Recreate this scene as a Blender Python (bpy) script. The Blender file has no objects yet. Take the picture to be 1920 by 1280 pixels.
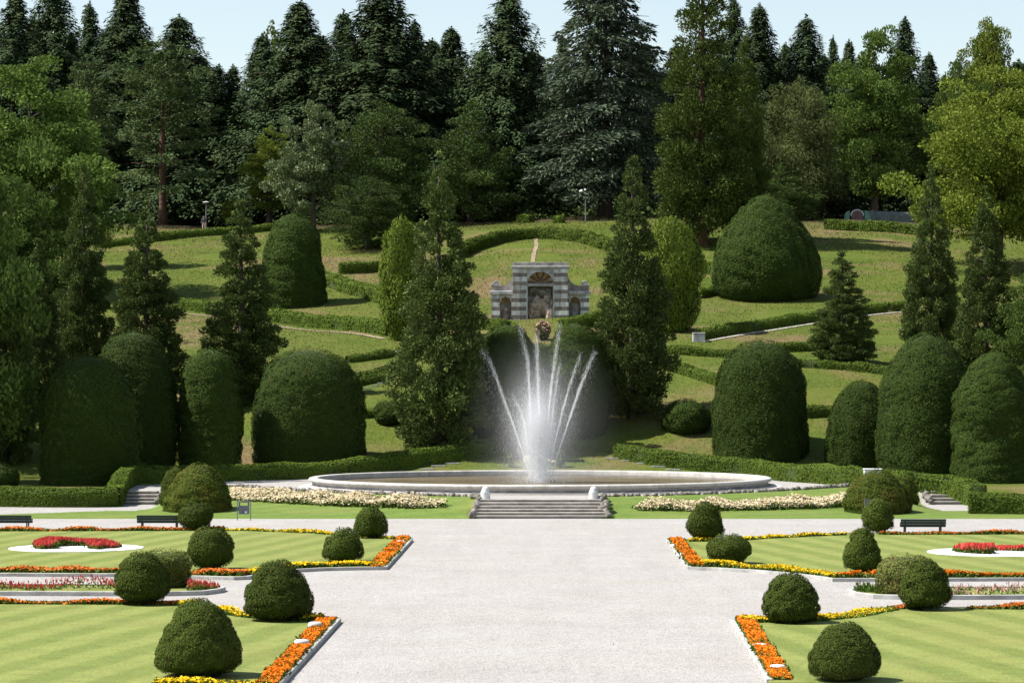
import bpy, math, random
import numpy as np
from mathutils import Vector

# ------------------------------------------------------------------ basics
SC = bpy.context.scene
C = SC.collection
HC, F, PX, PY = 5.9, 5000.0, 1013.0, 730.0      # eye height, focal length and principal point of the 1920 px photograph
R = math.radians
rng = np.random.default_rng(7)

def at(px, py, Y):
    return Vector(((px-PX)/F*Y, Y, HC-(py-PY)/F*Y))

def link(o, parent=None):
    C.objects.link(o)
    if parent is not None: o.parent = parent
    return o

def tag(o, label=None, cat=None, group=None, kind=None):
    if label: o['label'] = label
    if cat: o['category'] = cat
    if group: o['group'] = group
    if kind: o['kind'] = kind
    return o

def empty(name, loc, label, cat, group=None, rz=0.0):
    o = bpy.data.objects.new(name, None); link(o)
    o.location = loc; o.rotation_euler = (0, 0, rz); o.empty_display_size = .3
    return tag(o, label, cat, group)

def copy_thing(root, label, group=None):
    r = root.copy(); link(r)
    r['label'] = label
    if group: r['group'] = group
    for ch in root.children:
        c = ch.copy(); link(c); c.parent = r
        for g in ch.children:
            d = g.copy(); link(d); d.parent = c
    return r

# ------------------------------------------------------------------ terrain
PYS = np.array([-200, 150, 154, 160, 165, 170, 185, 200, 215, 230, 250, 272, 290, 320, 1200.])
PZS = np.array([.8, .8, .95, 2.0, 3.6, 5.2, 8.0, 10.2, 12.0, 14.3, 17.8, 22.0, 24.2, 25.0, 25.0])
# smoothed profile lookup
_yy = np.arange(-200, 1200, .5)
_zz = np.interp(_yy, PYS, PZS)
_k = np.hanning(13); _k /= _k.sum()
_zs = np.convolve(np.pad(_zz, 6, mode='edge'), _k, mode='valid')

def sm(t):
    t = np.clip(t, 0, 1); return t*t*(3-2*t)

def edge_y(X):
    return np.minimum(126.6 + .052*X*X, 140.0)

def terrain(X, Y):
    X = np.asarray(X, float); Y = np.asarray(Y, float)
    hill = np.interp(Y, _yy, _zs)
    ax = np.abs(X)
    bank = .8*sm((Y-121.9)/(edge_y(X)-121.9))
    side = .72*sm((Y-137.1)/1.5)
    t = sm((ax-17.6)/2.0)
    low = bank*(1-t)+side*t
    # beneath the central flight the ground stays low
    st = (ax < 2.95) & (Y < 124.3)
    low = np.where(st, 0.0, low)
    low = np.where((ax < 2.95) & (Y >= 124.3) & (Y < 145), .8, low)
    blend = sm((Y-143)/6)
    z = low*(1-blend)+hill*blend
    w = sm((Y-158)/12)
    z = z + w*(.10*np.sin(X*.21+Y*.13)+.07*np.sin(X*.43-Y*.22+1.3)+.5*np.sin(X*.07+.6))
    return z

def th(x, y): return float(terrain(x, y))

_Ys = np.arange(40, 420, .1)
def G(px, py):
    """point of the ground seen at a pixel of the photograph"""
    X = (px-PX)/F*_Ys; zr = HC-(py-PY)/F*_Ys
    hit = np.nonzero(terrain(X, _Ys) >= zr)[0]
    i = hit[0] if len(hit) else len(_Ys)-1
    return Vector((X[i], _Ys[i], float(terrain(X[i], _Ys[i]))))

def G0(px, py):
    Y = HC*F/(py-PY)
    return Vector(((px-PX)/F*Y, Y, 0))

# ------------------------------------------------------------------ mesh helpers
def np_mesh(name, V, Q):
    V = np.ascontiguousarray(V, dtype=np.float32); Q = np.ascontiguousarray(Q, dtype=np.int32)
    me = bpy.data.meshes.new(name)
    me.vertices.add(len(V)); me.vertices.foreach_set('co', V.ravel())
    n = Q.shape[1]
    me.loops.add(Q.size); me.loops.foreach_set('vertex_index', Q.ravel())
    me.polygons.add(len(Q)); me.polygons.foreach_set('loop_start', np.arange(0, Q.size, n, dtype=np.int32))
    me.update(calc_edges=True)
    return me

def np_obj(name, V, Q, mat, parent=None, smooth=False):
    me = np_mesh(name, V, Q)
    for m in (mat if isinstance(mat, (list, tuple)) else [mat]): me.materials.append(m)
    if smooth: me.polygons.foreach_set('use_smooth', np.ones(len(Q), dtype=bool))
    return link(bpy.data.objects.new(name, me), parent)

class MB:
    def __init__(self): self.v = []; self.f = []
    def add(self, vs, fs):
        b = len(self.v); self.v += [tuple(p) for p in vs]; self.f += [tuple(i+b for i in f) for f in fs]; return self
    def box(self, a, b):
        x0, y0, z0 = a; x1, y1, z1 = b
        return self.add([(x0,y0,z0),(x1,y0,z0),(x1,y1,z0),(x0,y1,z0),(x0,y0,z1),(x1,y0,z1),(x1,y1,z1),(x0,y1,z1)],
                        [(0,3,2,1),(4,5,6,7),(0,1,5,4),(1,2,6,5),(2,3,7,6),(3,0,4,7)])
    def prism(self, poly, y0, y1):          # polygon in X,Z extruded along Y
        n = len(poly)
        vs = [(x, y0, z) for x, z in poly]+[(x, y1, z) for x, z in poly]
        fs = [tuple(range(n)), tuple(reversed(range(n, 2*n)))]+[(i, i+n, (i+1) % n+n, (i+1) % n) for i in range(n)]
        return self.add(vs, fs)
    def flat(self, poly, z0, z1):           # polygon in X,Y extruded along Z
        n = len(poly)
        vs = [(x, y, z0) for x, y in poly]+[(x, y, z1) for x, y in poly]
        fs = [tuple(reversed(range(n))), tuple(range(n, 2*n))]+[(i, (i+1) % n, (i+1) % n+n, i+n) for i in range(n)]
        return self.add(vs, fs)
    def lathe(self, prof, n=32, c=(0,0,0), closed=True):
        vs = []; fs = []
        for r, z in prof:
            for k in range(n):
                a = 2*math.pi*k/n; vs.append((c[0]+r*math.cos(a), c[1]+r*math.sin(a), c[2]+z))
        for i in range(len(prof)-1):
            for k in range(n):
                k2 = (k+1) % n; fs.append((i*n+k, i*n+k2, (i+1)*n+k2, (i+1)*n+k))
        if closed:
            fs.append(tuple(reversed(range(n)))); fs.append(tuple(range((len(prof)-1)*n, len(prof)*n)))
        return self.add(vs, fs)
    def tube(self, pts, rad, n=8):
        pts = [Vector(p) for p in pts]; vs = []; fs = []
        for i, p in enumerate(pts):
            d = (pts[min(i+1, len(pts)-1)]-pts[max(i-1, 0)]).normalized()
            a = d.cross(Vector((0, 0, 1)) if abs(d.z) < .9 else Vector((1, 0, 0))).normalized(); b = d.cross(a)
            r = rad[i] if isinstance(rad, (list, tuple)) else rad
            for k in range(n):
                t = 2*math.pi*k/n; vs.append(p+a*r*math.cos(t)+b*r*math.sin(t))
        for i in range(len(pts)-1):
            for k in range(n):
                k2 = (k+1) % n; fs.append((i*n+k, i*n+k2, (i+1)*n+k2, (i+1)*n+k))
        fs.append(tuple(reversed(range(n)))); fs.append(tuple(range((len(pts)-1)*n, len(pts)*n)))
        return self.add(vs, fs)
    def build(self, name, mat, parent=None, smooth=False, bevel=0):
        me = bpy.data.meshes.new(name); me.from_pydata(self.v, [], self.f); me.update()
        for m in (mat if isinstance(mat, (list, tuple)) else [mat]): me.materials.append(m)
        if smooth:
            me.polygons.foreach_set('use_smooth', [True]*len(me.polygons))
        o = link(bpy.data.objects.new(name, me), parent)
        if bevel:
            m = o.modifiers.new('b', 'BEVEL'); m.width = bevel; m.segments = 2; m.limit_method = 'ANGLE'
        return o

def noise3(P, freq, seed, n=9):
    r = np.random.default_rng(seed)
    d = r.normal(size=(n, 3)); d /= np.linalg.norm(d, axis=1)[:, None]
    d *= freq*r.uniform(.55, 1.5, size=(n, 1)); ph = r.uniform(0, 6.28, n)
    return np.sin(P @ d.T + ph).sum(1)/math.sqrt(n/2)

def unit(v):
    return v/np.maximum(np.linalg.norm(v, axis=-1, keepdims=True), 1e-9)

def rand_unit(r, n):
    return unit(r.normal(size=(n, 3)))

def leaf_arrays(P, D, N, L, W):
    """rhombic leaves: centre P, long axis D, facing N"""
    D = unit(D); S = unit(np.cross(D, N)); L = np.broadcast_to(L, len(P))[:, None]; W = np.broadcast_to(W, len(P))[:, None]
    V = np.stack([P-D*L*.5, P+S*W*.5-D*L*.05, P+D*L*.5, P-S*W*.5-D*L*.05], axis=1).reshape(-1, 3)
    return V, np.arange(len(P)*4).reshape(-1, 4)

# ------------------------------------------------------------------ materials
def new_mat(name):
    m = bpy.data.materials.new(name); m.use_nodes = True
    nt = m.node_tree; nt.nodes.clear()
    out = nt.nodes.new('ShaderNodeOutputMaterial')
    return m, nt, out

def N(nt, kind, **kw):
    n = nt.nodes.new(kind)
    for k, v in kw.items():
        if k.startswith('i_'): n.inputs[k[2:].replace('_', ' ')].default_value = v
        else: setattr(n, k, v)
    return n

def rgba(c): return (c[0], c[1], c[2], 1.0)

def mixc(nt, fac, a, b, mode='MIX'):
    n = nt.nodes.new('ShaderNodeMix'); n.data_type = 'RGBA'; n.blend_type = mode
    for s, v in ((n.inputs[0], fac), (n.inputs[6], a), (n.inputs[7], b)):
        if isinstance(v, (int, float)): s.default_value = v
        elif isinstance(v, tuple): s.default_value = rgba(v)
        else: nt.links.new(v, s)
    return n.outputs[2]

def math_n(nt, op, a, b=None, clamp=False):
    n = nt.nodes.new('ShaderNodeMath'); n.operation = op; n.use_clamp = clamp
    for s, v in zip(n.inputs, (a, b)):
        if v is None: continue
        if isinstance(v, (int, float)): s.default_value = v
        else: nt.links.new(v, s)
    return n.outputs[0]

def ramp(nt, fac, stops, interp='LINEAR'):
    n = nt.nodes.new('ShaderNodeValToRGB'); n.color_ramp.interpolation = interp
    e = n.color_ramp.elements
    while len(e) < len(stops): e.new(.5)
    for i, (p, c) in enumerate(stops):
        e[i].position = p; e[i].color = rgba(c) if isinstance(c, tuple) else (c, c, c, 1)
    nt.links.new(fac, n.inputs[0]); return n.outputs[0]

def noise_n(nt, scale, detail=3, rough=.55, coord=None, dist=0.0):
    n = nt.nodes.new('ShaderNodeTexNoise'); n.inputs['Scale'].default_value = scale
    n.inputs['Detail'].default_value = detail; n.inputs['Roughness'].default_value = rough
    n.inputs['Distortion'].default_value = dist
    if coord is not None: nt.links.new(coord, n.inputs['Vector'])
    return n.outputs['Fac']

def coord(nt, which='Object'):
    return nt.nodes.new('ShaderNodeTexCoord').outputs[which]

def geo_pos(nt): return nt.nodes.new('ShaderNodeNewGeometry').outputs['Position']

def leaf_mat(name, a, b, c=None, trans=.22, rough=.8, scale=.55, spec=.07, brown=0.):
    """foliage: per-leaf variation between a and b, with patches of c"""
    m, nt, out = new_mat(name)
    g = nt.nodes.new('ShaderNodeNewGeometry')
    col = mixc(nt, g.outputs['Random Per Island'], a, b)
    if c is not None:
        nz = noise_n(nt, scale, 3, .6, coord(nt, 'Object'))
        col = mixc(nt, ramp(nt, nz, [(.45, 0.0), (.68, 1.0)]), col, c)
    if brown:
        n2 = noise_n(nt, scale*2.3, 4, .7, coord(nt, 'Object'), .4)
        col = mixc(nt, ramp(nt, n2, [(.62, 0.0), (.72, brown)]), col, (.085, .060, .022))
    oi = nt.nodes.new('ShaderNodeObjectInfo')
    hs = nt.nodes.new('ShaderNodeHueSaturation')
    hs.inputs['Hue'].default_value = .5
    nt.links.new(math_n(nt, 'ADD', math_n(nt, 'MULTIPLY', oi.outputs['Random'], .35), .82), hs.inputs['Value'])
    nt.links.new(col, hs.inputs['Color']); col = hs.outputs[0]
    p = N(nt, 'ShaderNodeBsdfPrincipled'); nt.links.new(col, p.inputs['Base Color'])
    p.inputs['Roughness'].default_value = rough; p.inputs['Specular IOR Level'].default_value = spec
    t = nt.nodes.new('ShaderNodeBsdfTranslucent'); nt.links.new(col, t.inputs['Color'])
    mx = nt.nodes.new('ShaderNodeMixShader'); mx.inputs[0].default_value = trans
    nt.links.new(p.outputs[0], mx.inputs[1]); nt.links.new(t.outputs[0], mx.inputs[2])
    nt.links.new(mx.outputs[0], out.inputs[0]); return m

def plain_mat(name, a, b, scale=8, rough=.7, bump=.0, detail=4, metal=0.0, spec=.3, stops=(.35, .65)):
    m, nt, out = new_mat(name)
    co = coord(nt, 'Object'); nz = noise_n(nt, scale, detail, .6, co)
    col = ramp(nt, nz, [(stops[0], a), (stops[1], b)])
    p = N(nt, 'ShaderNodeBsdfPrincipled'); nt.links.new(col, p.inputs['Base Color'])
    p.inputs['Roughness'].default_value = rough; p.inputs['Metallic'].default_value = metal
    p.inputs['Specular IOR Level'].default_value = spec
    if bump:
        bp = nt.nodes.new('ShaderNodeBump'); bp.inputs['Strength'].default_value = bump; bp.inputs['Distance'].default_value = .05
        nt.links.new(noise_n(nt, scale*3, 4, .6, co), bp.inputs['Height']); nt.links.new(bp.outputs[0], p.inputs['Normal'])
    nt.links.new(p.outputs[0], out.inputs[0]); return m

M = {}
# foliage
M['yew'] = leaf_mat('yew_needles', (.029, .044, .006), (.060, .082, .013), (.042, .061, .009), trans=0.03, scale=1.1, brown=.6)
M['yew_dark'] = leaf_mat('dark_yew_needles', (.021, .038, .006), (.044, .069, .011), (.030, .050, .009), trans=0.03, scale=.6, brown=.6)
M['yew_rust'] = leaf_mat('rusty_yew_needles', (.038, .056, .007), (.066, .090, .012), (.074, .070, .012), trans=0.04, scale=.9, brown=.6)
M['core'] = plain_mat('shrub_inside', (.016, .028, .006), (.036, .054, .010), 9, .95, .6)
M['privet'] = leaf_mat('privet_leaves', (0.07225, 0.0952, 0.017), (0.136, 0.153, 0.03825), (0.0935, 0.1105, 0.0238), trans=.2, scale=1.6)
M['privet_red'] = leaf_mat('bronzed_privet_leaves', (0.0765, 0.0952, 0.0204), (0.1403, 0.1487, 0.0425), (0.1105, 0.07225, 0.0306), trans=.2, scale=.9)
M['box'] = leaf_mat('box_hedge_leaves', (0.0558, 0.0945, 0.0126), (0.1125, 0.1575, 0.0234), (0.0765, 0.117, 0.0171), trans=.22, scale=.7, brown=.6)
M['spruce'] = leaf_mat('spruce_needles', (.022, .043, .017), (.058, .086, .034), (.046, .063, .024), trans=.1, scale=.25)
M['pine'] = leaf_mat('pine_needles', (.040, .070, .024), (.095, .135, .046), (.085, .105, .038), trans=.1, scale=.3)
M['cedar'] = leaf_mat('blue_cedar_needles', (.034, .052, .030), (.100, .130, .080), (.070, .085, .055), trans=.1, scale=.35)
M['thuja'] = leaf_mat('cypress_sprays', (.030, .056, .012), (.118, .158, .042), (.082, .106, .032), trans=.16, scale=.5)
M['bigthuja'] = leaf_mat('tall_cypress_sprays', (.030, .052, .009), (.100, .135, .030), (.07, .092, .022), trans=.16, scale=.35)
M['column'] = leaf_mat('columnar_yew_needles', (0.05423, 0.08313, 0.00867), (0.1517, 0.1951, 0.0289), (0.1011, 0.1445, 0.02023), trans=.22, scale=.8)
M['broad'] = leaf_mat('maple_leaves', (0.0340, 0.0638, 0.0110), (0.1148, 0.1700, 0.0382), (0.0765, 0.1190, 0.0221), trans=.28, scale=.3)
M['lime'] = leaf_mat('yellow_green_leaves', (0.066, 0.1012, 0.01056), (0.1672, 0.2068, 0.03344), (0.1188, 0.1452, 0.022), trans=.3, scale=.35)
M['silver'] = leaf_mat('pale_glossy_leaves', (0.05195, 0.08677, 0.02542), (0.208, 0.2485, 0.1156), (0.09248, 0.1272, 0.04053), trans=.2, rough=.5, scale=.4, spec=.25)
M['olive'] = leaf_mat('olive_weeping_leaves', (0.0340, 0.0510, 0.0136), (0.0978, 0.1148, 0.0357), (0.0595, 0.0680, 0.0221), trans=.2, scale=.3)
M['darkbroad'] = leaf_mat('dark_evergreen_leaves', (0.022, 0.043, 0.011), (0.073, 0.110, 0.027), (0.056, 0.075, 0.021), trans=.1, scale=.3)
M['bark'] = plain_mat('grey_brown_bark', (.035, .028, .022), (.10, .08, .062), 3, .95, .6)
M['redbark'] = plain_mat('red_brown_bark', (0.049, 0.0245, 0.0154), (0.119, 0.07, 0.0455), 3, .95, .6)
# stone
M['pool'] = plain_mat('pale_pool_stone', (0.3344, 0.3143, 0.2876), (0.4949, 0.4748, 0.4481), 1.6, .75, .15, 6, stops=(.25, .6))
M['poolin'] = plain_mat('stained_pool_stone', (0.152, 0.1444, 0.1444), (0.3192, 0.304, 0.304), 1.4, .8, .15, 6)
M['step'] = plain_mat('worn_step_stone', (0.3344, 0.304, 0.2736), (0.5168, 0.4788, 0.4408), 2.4, .8, .15, 6)
M['kerb'] = plain_mat('grey_kerb_stone', (0.2584, 0.2584, 0.2508), (0.4408, 0.4332, 0.418), 2.2, .8, .1, 6)
M['bollard'] = plain_mat('white_granite', (0.418, 0.4256, 0.4256), (0.5776, 0.5776, 0.5776), 14, .6, .05)
M['rock'] = plain_mat('rough_dark_rock', (0.076, 0.0684, 0.057), (0.2584, 0.2356, 0.2052), 3, .95, .6)
M['rockwork'] = plain_mat('brown_tufa', (.16, .12, .095), (.50, .40, .31), 2.2, .95, .9, 6)
M['metal'] = plain_mat('dark_green_paint', (.016, .030, .028), (.026, .044, .040), 4, .4)
M['grey'] = plain_mat('grey_metal', (.10, .11, .12), (.16, .165, .18), 6, .5)
M['panel'] = plain_mat('grey_panel', (.075, .082, .10), (.115, .125, .15), 4, .4)
M['white'] = plain_mat('white_paint', (0.532, 0.5396, 0.5548), (0.6232, 0.6232, 0.6232), 5, .5)
M['brick'] = plain_mat('reddish_brown_stone', (0.0684, 0.0418, 0.0342), (0.152, 0.0988, 0.0836), 3, .9, .4)
M['tan'] = plain_mat('dry_soil', (0.1532, 0.1149, 0.07114), (0.2462, 0.197, 0.1313), 1.2, .95, .3)
M['pathgravel'] = plain_mat('pale_gravel_path', (0.2554, 0.231, 0.2006), (0.377, 0.3526, 0.3162), 6, .95, .2)
M['whitegravel'] = plain_mat('white_marble_chips', (0.5624, 0.5548, 0.5396), (0.6688, 0.6612, 0.6536), 14, .9, .3)
def stone_mat(name, a, b, stain, scale, streak, amt):
    m, nt, out = new_mat(name); co = coord(nt, 'Object')
    col = ramp(nt, noise_n(nt, scale, 6, .65, co), [(.28, a), (.62, b)])
    mp = nt.nodes.new('ShaderNodeMapping'); mp.inputs['Scale'].default_value = streak; nt.links.new(co, mp.inputs[0])
    col = mixc(nt, ramp(nt, noise_n(nt, 1.0, 6, .7, mp.outputs[0]), [(.45, 0.0), (.7, amt)]), col, stain)
    col = mixc(nt, ramp(nt, noise_n(nt, 9, 4, .7, co), [(.55, 0.0), (.75, .35)]), col, stain)
    p = N(nt, 'ShaderNodeBsdfPrincipled'); nt.links.new(col, p.inputs['Base Color']); p.inputs['Roughness'].default_value = .85; p.inputs['Specular IOR Level'].default_value = .2
    b_ = nt.nodes.new('ShaderNodeBump'); b_.inputs['Strength'].default_value = .3; b_.inputs['Distance'].default_value = .03
    nt.links.new(noise_n(nt, 12, 4, .6, co), b_.inputs['Height']); nt.links.new(b_.outputs[0], p.inputs['Normal'])
    nt.links.new(p.outputs[0], out.inputs[0]); return m
M['pool'] = stone_mat('pale_pool_stone', (.33, .31, .285), (.47, .455, .43), (.17, .155, .13), 1.6, (1.6, 1.6, .6), .6)
M['step'] = stone_mat('worn_step_stone', (.32, .295, .265), (.48, .45, .415), (.19, .165, .14), 2.4, (1.2, 3, 3), .6)
M['kerb'] = stone_mat('grey_kerb_stone', (.25, .25, .24), (.41, .40, .385), (.15, .145, .125), 2.2, (1.4, 1.4, 3), .6)
M['riser'] = stone_mat('shaded_stained_riser_stone', (.13, .115, .10), (.24, .215, .19), (.08, .07, .06), 2.4, (1.2, 3, 3), .6)  # shade of the risers put into darker base colours, random stains on top
# flowers
def flower(name, a, b): return leaf_mat(name, a, b, None, trans=.25, rough=.6)
M['orange'] = flower('orange_marigold', (0.5244, 0.09789, 0.004195), (0.6433, 0.2028, 0.00839))
M['yellow'] = flower('yellow_marigold', (.68, .42, .008), (.76, .56, .02))
M['rust'] = flower('rust_orange_marigold', (0.4712, 0.0988, 0.0152), (0.646, 0.2128, 0.038))
M['red'] = flower('red_salvia', (0.418, 0.0304, 0.0304), (0.6232, 0.114, 0.0912))
M['pink'] = flower('pink_blossom', (0.4712, 0.2128, 0.19), (0.608, 0.38, 0.3496))
M['cream'] = flower('cream_begonia', (0.5928, 0.456, 0.2584), (0.722, 0.6536, 0.4712))
M['sprout'] = leaf_mat('flower_bed_leaves', (.04, .075, .014), (.11, .17, .03), None, trans=.25)
M['grassblade'] = leaf_mat('meadow_grass', (.062, .082, .013), (.092, .112, .022), (.105, .092, .032), trans=.25, scale=.12)

def gravel_mat():
    m, nt, out = new_mat('pale_gravel')
    co = coord(nt, 'Object')
    v = nt.nodes.new('ShaderNodeTexVoronoi'); v.inputs['Scale'].default_value = 22; nt.links.new(co, v.inputs['Vector'])
    spk = ramp(nt, v.outputs['Color'], [(.0, .66), (.5, .98), (1.0, 1.16)])
    v2 = nt.nodes.new('ShaderNodeTexVoronoi'); v2.inputs['Scale'].default_value = 6.5; nt.links.new(co, v2.inputs['Vector'])
    spk2 = ramp(nt, v2.outputs['Color'], [(.0, .88), (.25, 1.0), (1.0, 1.05)])
    base = ramp(nt, noise_n(nt, .35, 5, .6, co), [(.32, (.268, .254, .242)), (.68, (.302, .290, .279))])
    st = nt.nodes.new('ShaderNodeMapping'); st.inputs['Scale'].default_value = (.12, .5, 1); nt.links.new(co, st.inputs[0])
    warm = ramp(nt, noise_n(nt, .6, 4, .6, st.outputs[0]), [(.5, 0.0), (.72, .7)])
    tr = nt.nodes.new('ShaderNodeMapping'); tr.inputs['Scale'].default_value = (1.5, .10, 1); nt.links.new(co, tr.inputs[0])
    base = mixc(nt, 1.0, base, ramp(nt, noise_n(nt, .8, 5, .65, tr.outputs[0], .8), [(.3, .95), (.5, 1.0), (.7, 1.04)]), 'MULTIPLY')
    base = mixc(nt, warm, base, (.288, .264, .244))
    c = mixc(nt, 1.0, base, spk, 'MULTIPLY'); c = mixc(nt, 1.0, c, spk2, 'MULTIPLY')
    p = N(nt, 'ShaderNodeBsdfPrincipled'); nt.links.new(c, p.inputs['Base Color']); p.inputs['Roughness'].default_value = .95
    p.inputs['Specular IOR Level'].default_value = .1
    b = nt.nodes.new('ShaderNodeBump'); b.inputs['Strength'].default_value = .5; b.inputs['Distance'].default_value = .03
    nt.links.new(v.outputs['Distance'], b.inputs['Height']); nt.links.new(b.outputs[0], p.inputs['Normal'])
    nt.links.new(p.outputs[0], out.inputs[0]); return m
M['gravel'] = gravel_mat()

def lawn_mat(name, ang, wid, phase, a, b, amp=1.0):
    m, nt, out = new_mat(name)
    co = geo_pos(nt)
    mp = nt.nodes.new('ShaderNodeMapping'); mp.inputs['Rotation'].default_value = (0, 0, ang); nt.links.new(co, mp.inputs[0])
    sp = nt.nodes.new('ShaderNodeSeparateXYZ'); nt.links.new(mp.outputs[0], sp.inputs[0])
    wob = math_n(nt, 'MULTIPLY', noise_n(nt, .3, 3, .5, co), 2.0)
    u = math_n(nt, 'ADD', math_n(nt, 'MULTIPLY', sp.outputs[0], 2*math.pi/wid), math_n(nt, 'ADD', wob, phase))
    s = math_n(nt, 'ADD', math_n(nt, 'MULTIPLY', math_n(nt, 'SINE', u), .5), .5)
    s = ramp(nt, s, [(.25, .5-.5*amp), (.75, .5+.5*amp)])
    col = mixc(nt, s, a, b)  # mowing stripes: light caught by the bent blades, put into the colour
    # short-cut turf: fine mottling stretched a little along the mowing line
    mp2 = nt.nodes.new('ShaderNodeMapping'); mp2.inputs['Scale'].default_value = (9, 3.2, 1); nt.links.new(mp.outputs[0], mp2.inputs[0])
    f = noise_n(nt, 2.0, 5, .7, mp2.outputs[0])
    col = mixc(nt, 1.0, col, ramp(nt, f, [(.25, .62), (.5, 1.0), (.75, 1.36)]), 'MULTIPLY')
    col = mixc(nt, 1.0, col, ramp(nt, noise_n(nt, 1.3, 5, .7, co), [(.3, .84), (.5, 1.0), (.7, 1.12)]), 'MULTIPLY')
    dry = ramp(nt, noise_n(nt, .23, 4, .65, co), [(.48, 0.0), (.74, .5)])
    col = mixc(nt, dry, col, (.185, .175, .055))
    p = N(nt, 'ShaderNodeBsdfPrincipled'); nt.links.new(col, p.inputs['Base Color']); p.inputs['Roughness'].default_value = .85
    p.inputs['Specular IOR Level'].default_value = .15
    b_ = nt.nodes.new('ShaderNodeBump'); b_.inputs['Strength'].default_value = .55; b_.inputs['Distance'].default_value = .04
    nt.links.new(noise_n(nt, 26, 3, .6, co), b_.inputs['Height']); nt.links.new(b_.outputs[0], p.inputs['Normal'])
    nt.links.new(p.outputs[0], out.inputs[0]); return m
LA, LB = (.122, .152, .035), (.165, .188, .050)
M['lawnL'] = lawn_mat('striped_lawn_left', R(11), 1.5, 0, LA, LB)
M['lawnR'] = lawn_mat('striped_lawn_right', R(-11), 1.5, 1, LA, LB)
M['bank'] = lawn_mat('mown_bank', R(70), 1.6, 0, (0.0851, 0.1332, 0.0222), (0.1095, 0.1569, 0.03108), .6)

def hill_mat():
    m, nt, out = new_mat('hillside_turf')
    co = geo_pos(nt)
    g = ramp(nt, noise_n(nt, .16, 5, .65, co), [(.3, (.047, .074, .009)), (.5, (.068, .091, .013)), (.66, (.087, .095, .019))])
    dry = ramp(nt, noise_n(nt, .085, 4, .6, co, .6), [(.51, 0.0), (.67, 1.0)])
    col = mixc(nt, dry, g, (.135, .098, .048))
    mp = nt.nodes.new('ShaderNodeMapping'); mp.inputs['Scale'].default_value = (1, .35, 1); nt.links.new(co, mp.inputs[0])
    col = mixc(nt, 1.0, col, ramp(nt, noise_n(nt, 3.2, 5, .75, mp.outputs[0]), [(.25, .78), (.5, 1.0), (.75, 1.2)]), 'MULTIPLY')
    v = nt.nodes.new('ShaderNodeTexVoronoi'); v.inputs['Scale'].default_value = 1.7; nt.links.new(co, v.inputs['Vector'])
    daisy = ramp(nt, v.outputs['Distance'], [(.05, 1.0), (.09, 0.0)])
    patch = ramp(nt, noise_n(nt, .12, 3, .6, co), [(.5, 0.0), (.58, .8)])
    col = mixc(nt, math_n(nt, 'MULTIPLY', daisy, patch), col, (.40, .38, .32))
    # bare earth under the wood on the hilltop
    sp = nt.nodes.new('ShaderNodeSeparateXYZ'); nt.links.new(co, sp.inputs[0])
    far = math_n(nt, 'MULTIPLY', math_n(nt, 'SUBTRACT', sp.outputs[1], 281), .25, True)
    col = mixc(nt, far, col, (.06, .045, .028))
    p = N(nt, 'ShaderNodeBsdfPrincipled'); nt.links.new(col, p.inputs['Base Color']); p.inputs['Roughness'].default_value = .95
    p.inputs['Specular IOR Level'].default_value = .1
    b = nt.nodes.new('ShaderNodeBump'); b.inputs['Strength'].default_value = .8; b.inputs['Distance'].default_value = .15
    nt.links.new(noise_n(nt, 2.5, 5, .7, co), b.inputs['Height']); nt.links.new(b.outputs[0], p.inputs['Normal'])
    nt.links.new(p.outputs[0], out.inputs[0]); return m
M['hill'] = hill_mat()

def banded_mat():
    m, nt, out = new_mat('banded_marble')
    co = coord(nt, 'Object'); sp = nt.nodes.new('ShaderNodeSeparateXYZ'); nt.links.new(co, sp.inputs[0])
    t = math_n(nt, 'FRACT', math_n(nt, 'DIVIDE', math_n(nt, 'ADD', sp.outputs[2], .24), .655))
    band = ramp(nt, t, [(0, 1.0), (.43, 0.0)], 'CONSTANT')
    joint = ramp(nt, t, [(0, 1.0), (.03, 0.0), (.42, 1.0), (.46, 0.0)], 'CONSTANT')
    mps = nt.nodes.new('ShaderNodeMapping'); mps.inputs['Scale'].default_value = (2.6, 2.6, .45); nt.links.new(co, mps.inputs[0])
    n1 = noise_n(nt, 2.2, 5, .65, co); n2 = noise_n(nt, 1.1, 5, .7, mps.outputs[0])
    wh = ramp(nt, n1, [(.3, (.48, .46, .44)), (.6, (.72, .70, .68))])
    br = ramp(nt, n1, [(.3, (.16, .125, .11)), (.7, (.30, .245, .22))])
    col = mixc(nt, band, wh, br)
    row = math_n(nt, 'FLOOR', math_n(nt, 'DIVIDE', math_n(nt, 'ADD', sp.outputs[2], .24), .3275))
    xb = math_n(nt, 'ADD', math_n(nt, 'DIVIDE', sp.outputs[0], .47), math_n(nt, 'MULTIPLY', row, .37))
    wn = nt.nodes.new('ShaderNodeTexWhiteNoise'); wn.noise_dimensions = '2D'; cb = nt.nodes.new('ShaderNodeCombineXYZ')
    nt.links.new(math_n(nt, 'FLOOR', xb), cb.inputs[0]); nt.links.new(row, cb.inputs[1]); nt.links.new(cb.outputs[0], wn.inputs['Vector'])
    col = mixc(nt, 1.0, col, ramp(nt, wn.outputs['Value'], [(0, .62), (1, 1.12)]), 'MULTIPLY')
    vj = ramp(nt, math_n(nt, 'FRACT', xb), [(0, 1.0), (.05, 0.0)], 'CONSTANT')
    col = mixc(nt, math_n(nt, 'MULTIPLY', vj, .6), col, (.08, .075, .07))
    col = mixc(nt, math_n(nt, 'MULTIPLY', joint, .6), col, (.08, .075, .07))
    col = mixc(nt, ramp(nt, n2, [(.48, 0.0), (.72, .6)]), col, (.13, .11, .095))
    p = N(nt, 'ShaderNodeBsdfPrincipled'); nt.links.new(col, p.inputs['Base Color']); p.inputs['Roughness'].default_value = .8
    nt.links.new(p.outputs[0], out.inputs[0]); return m
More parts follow.
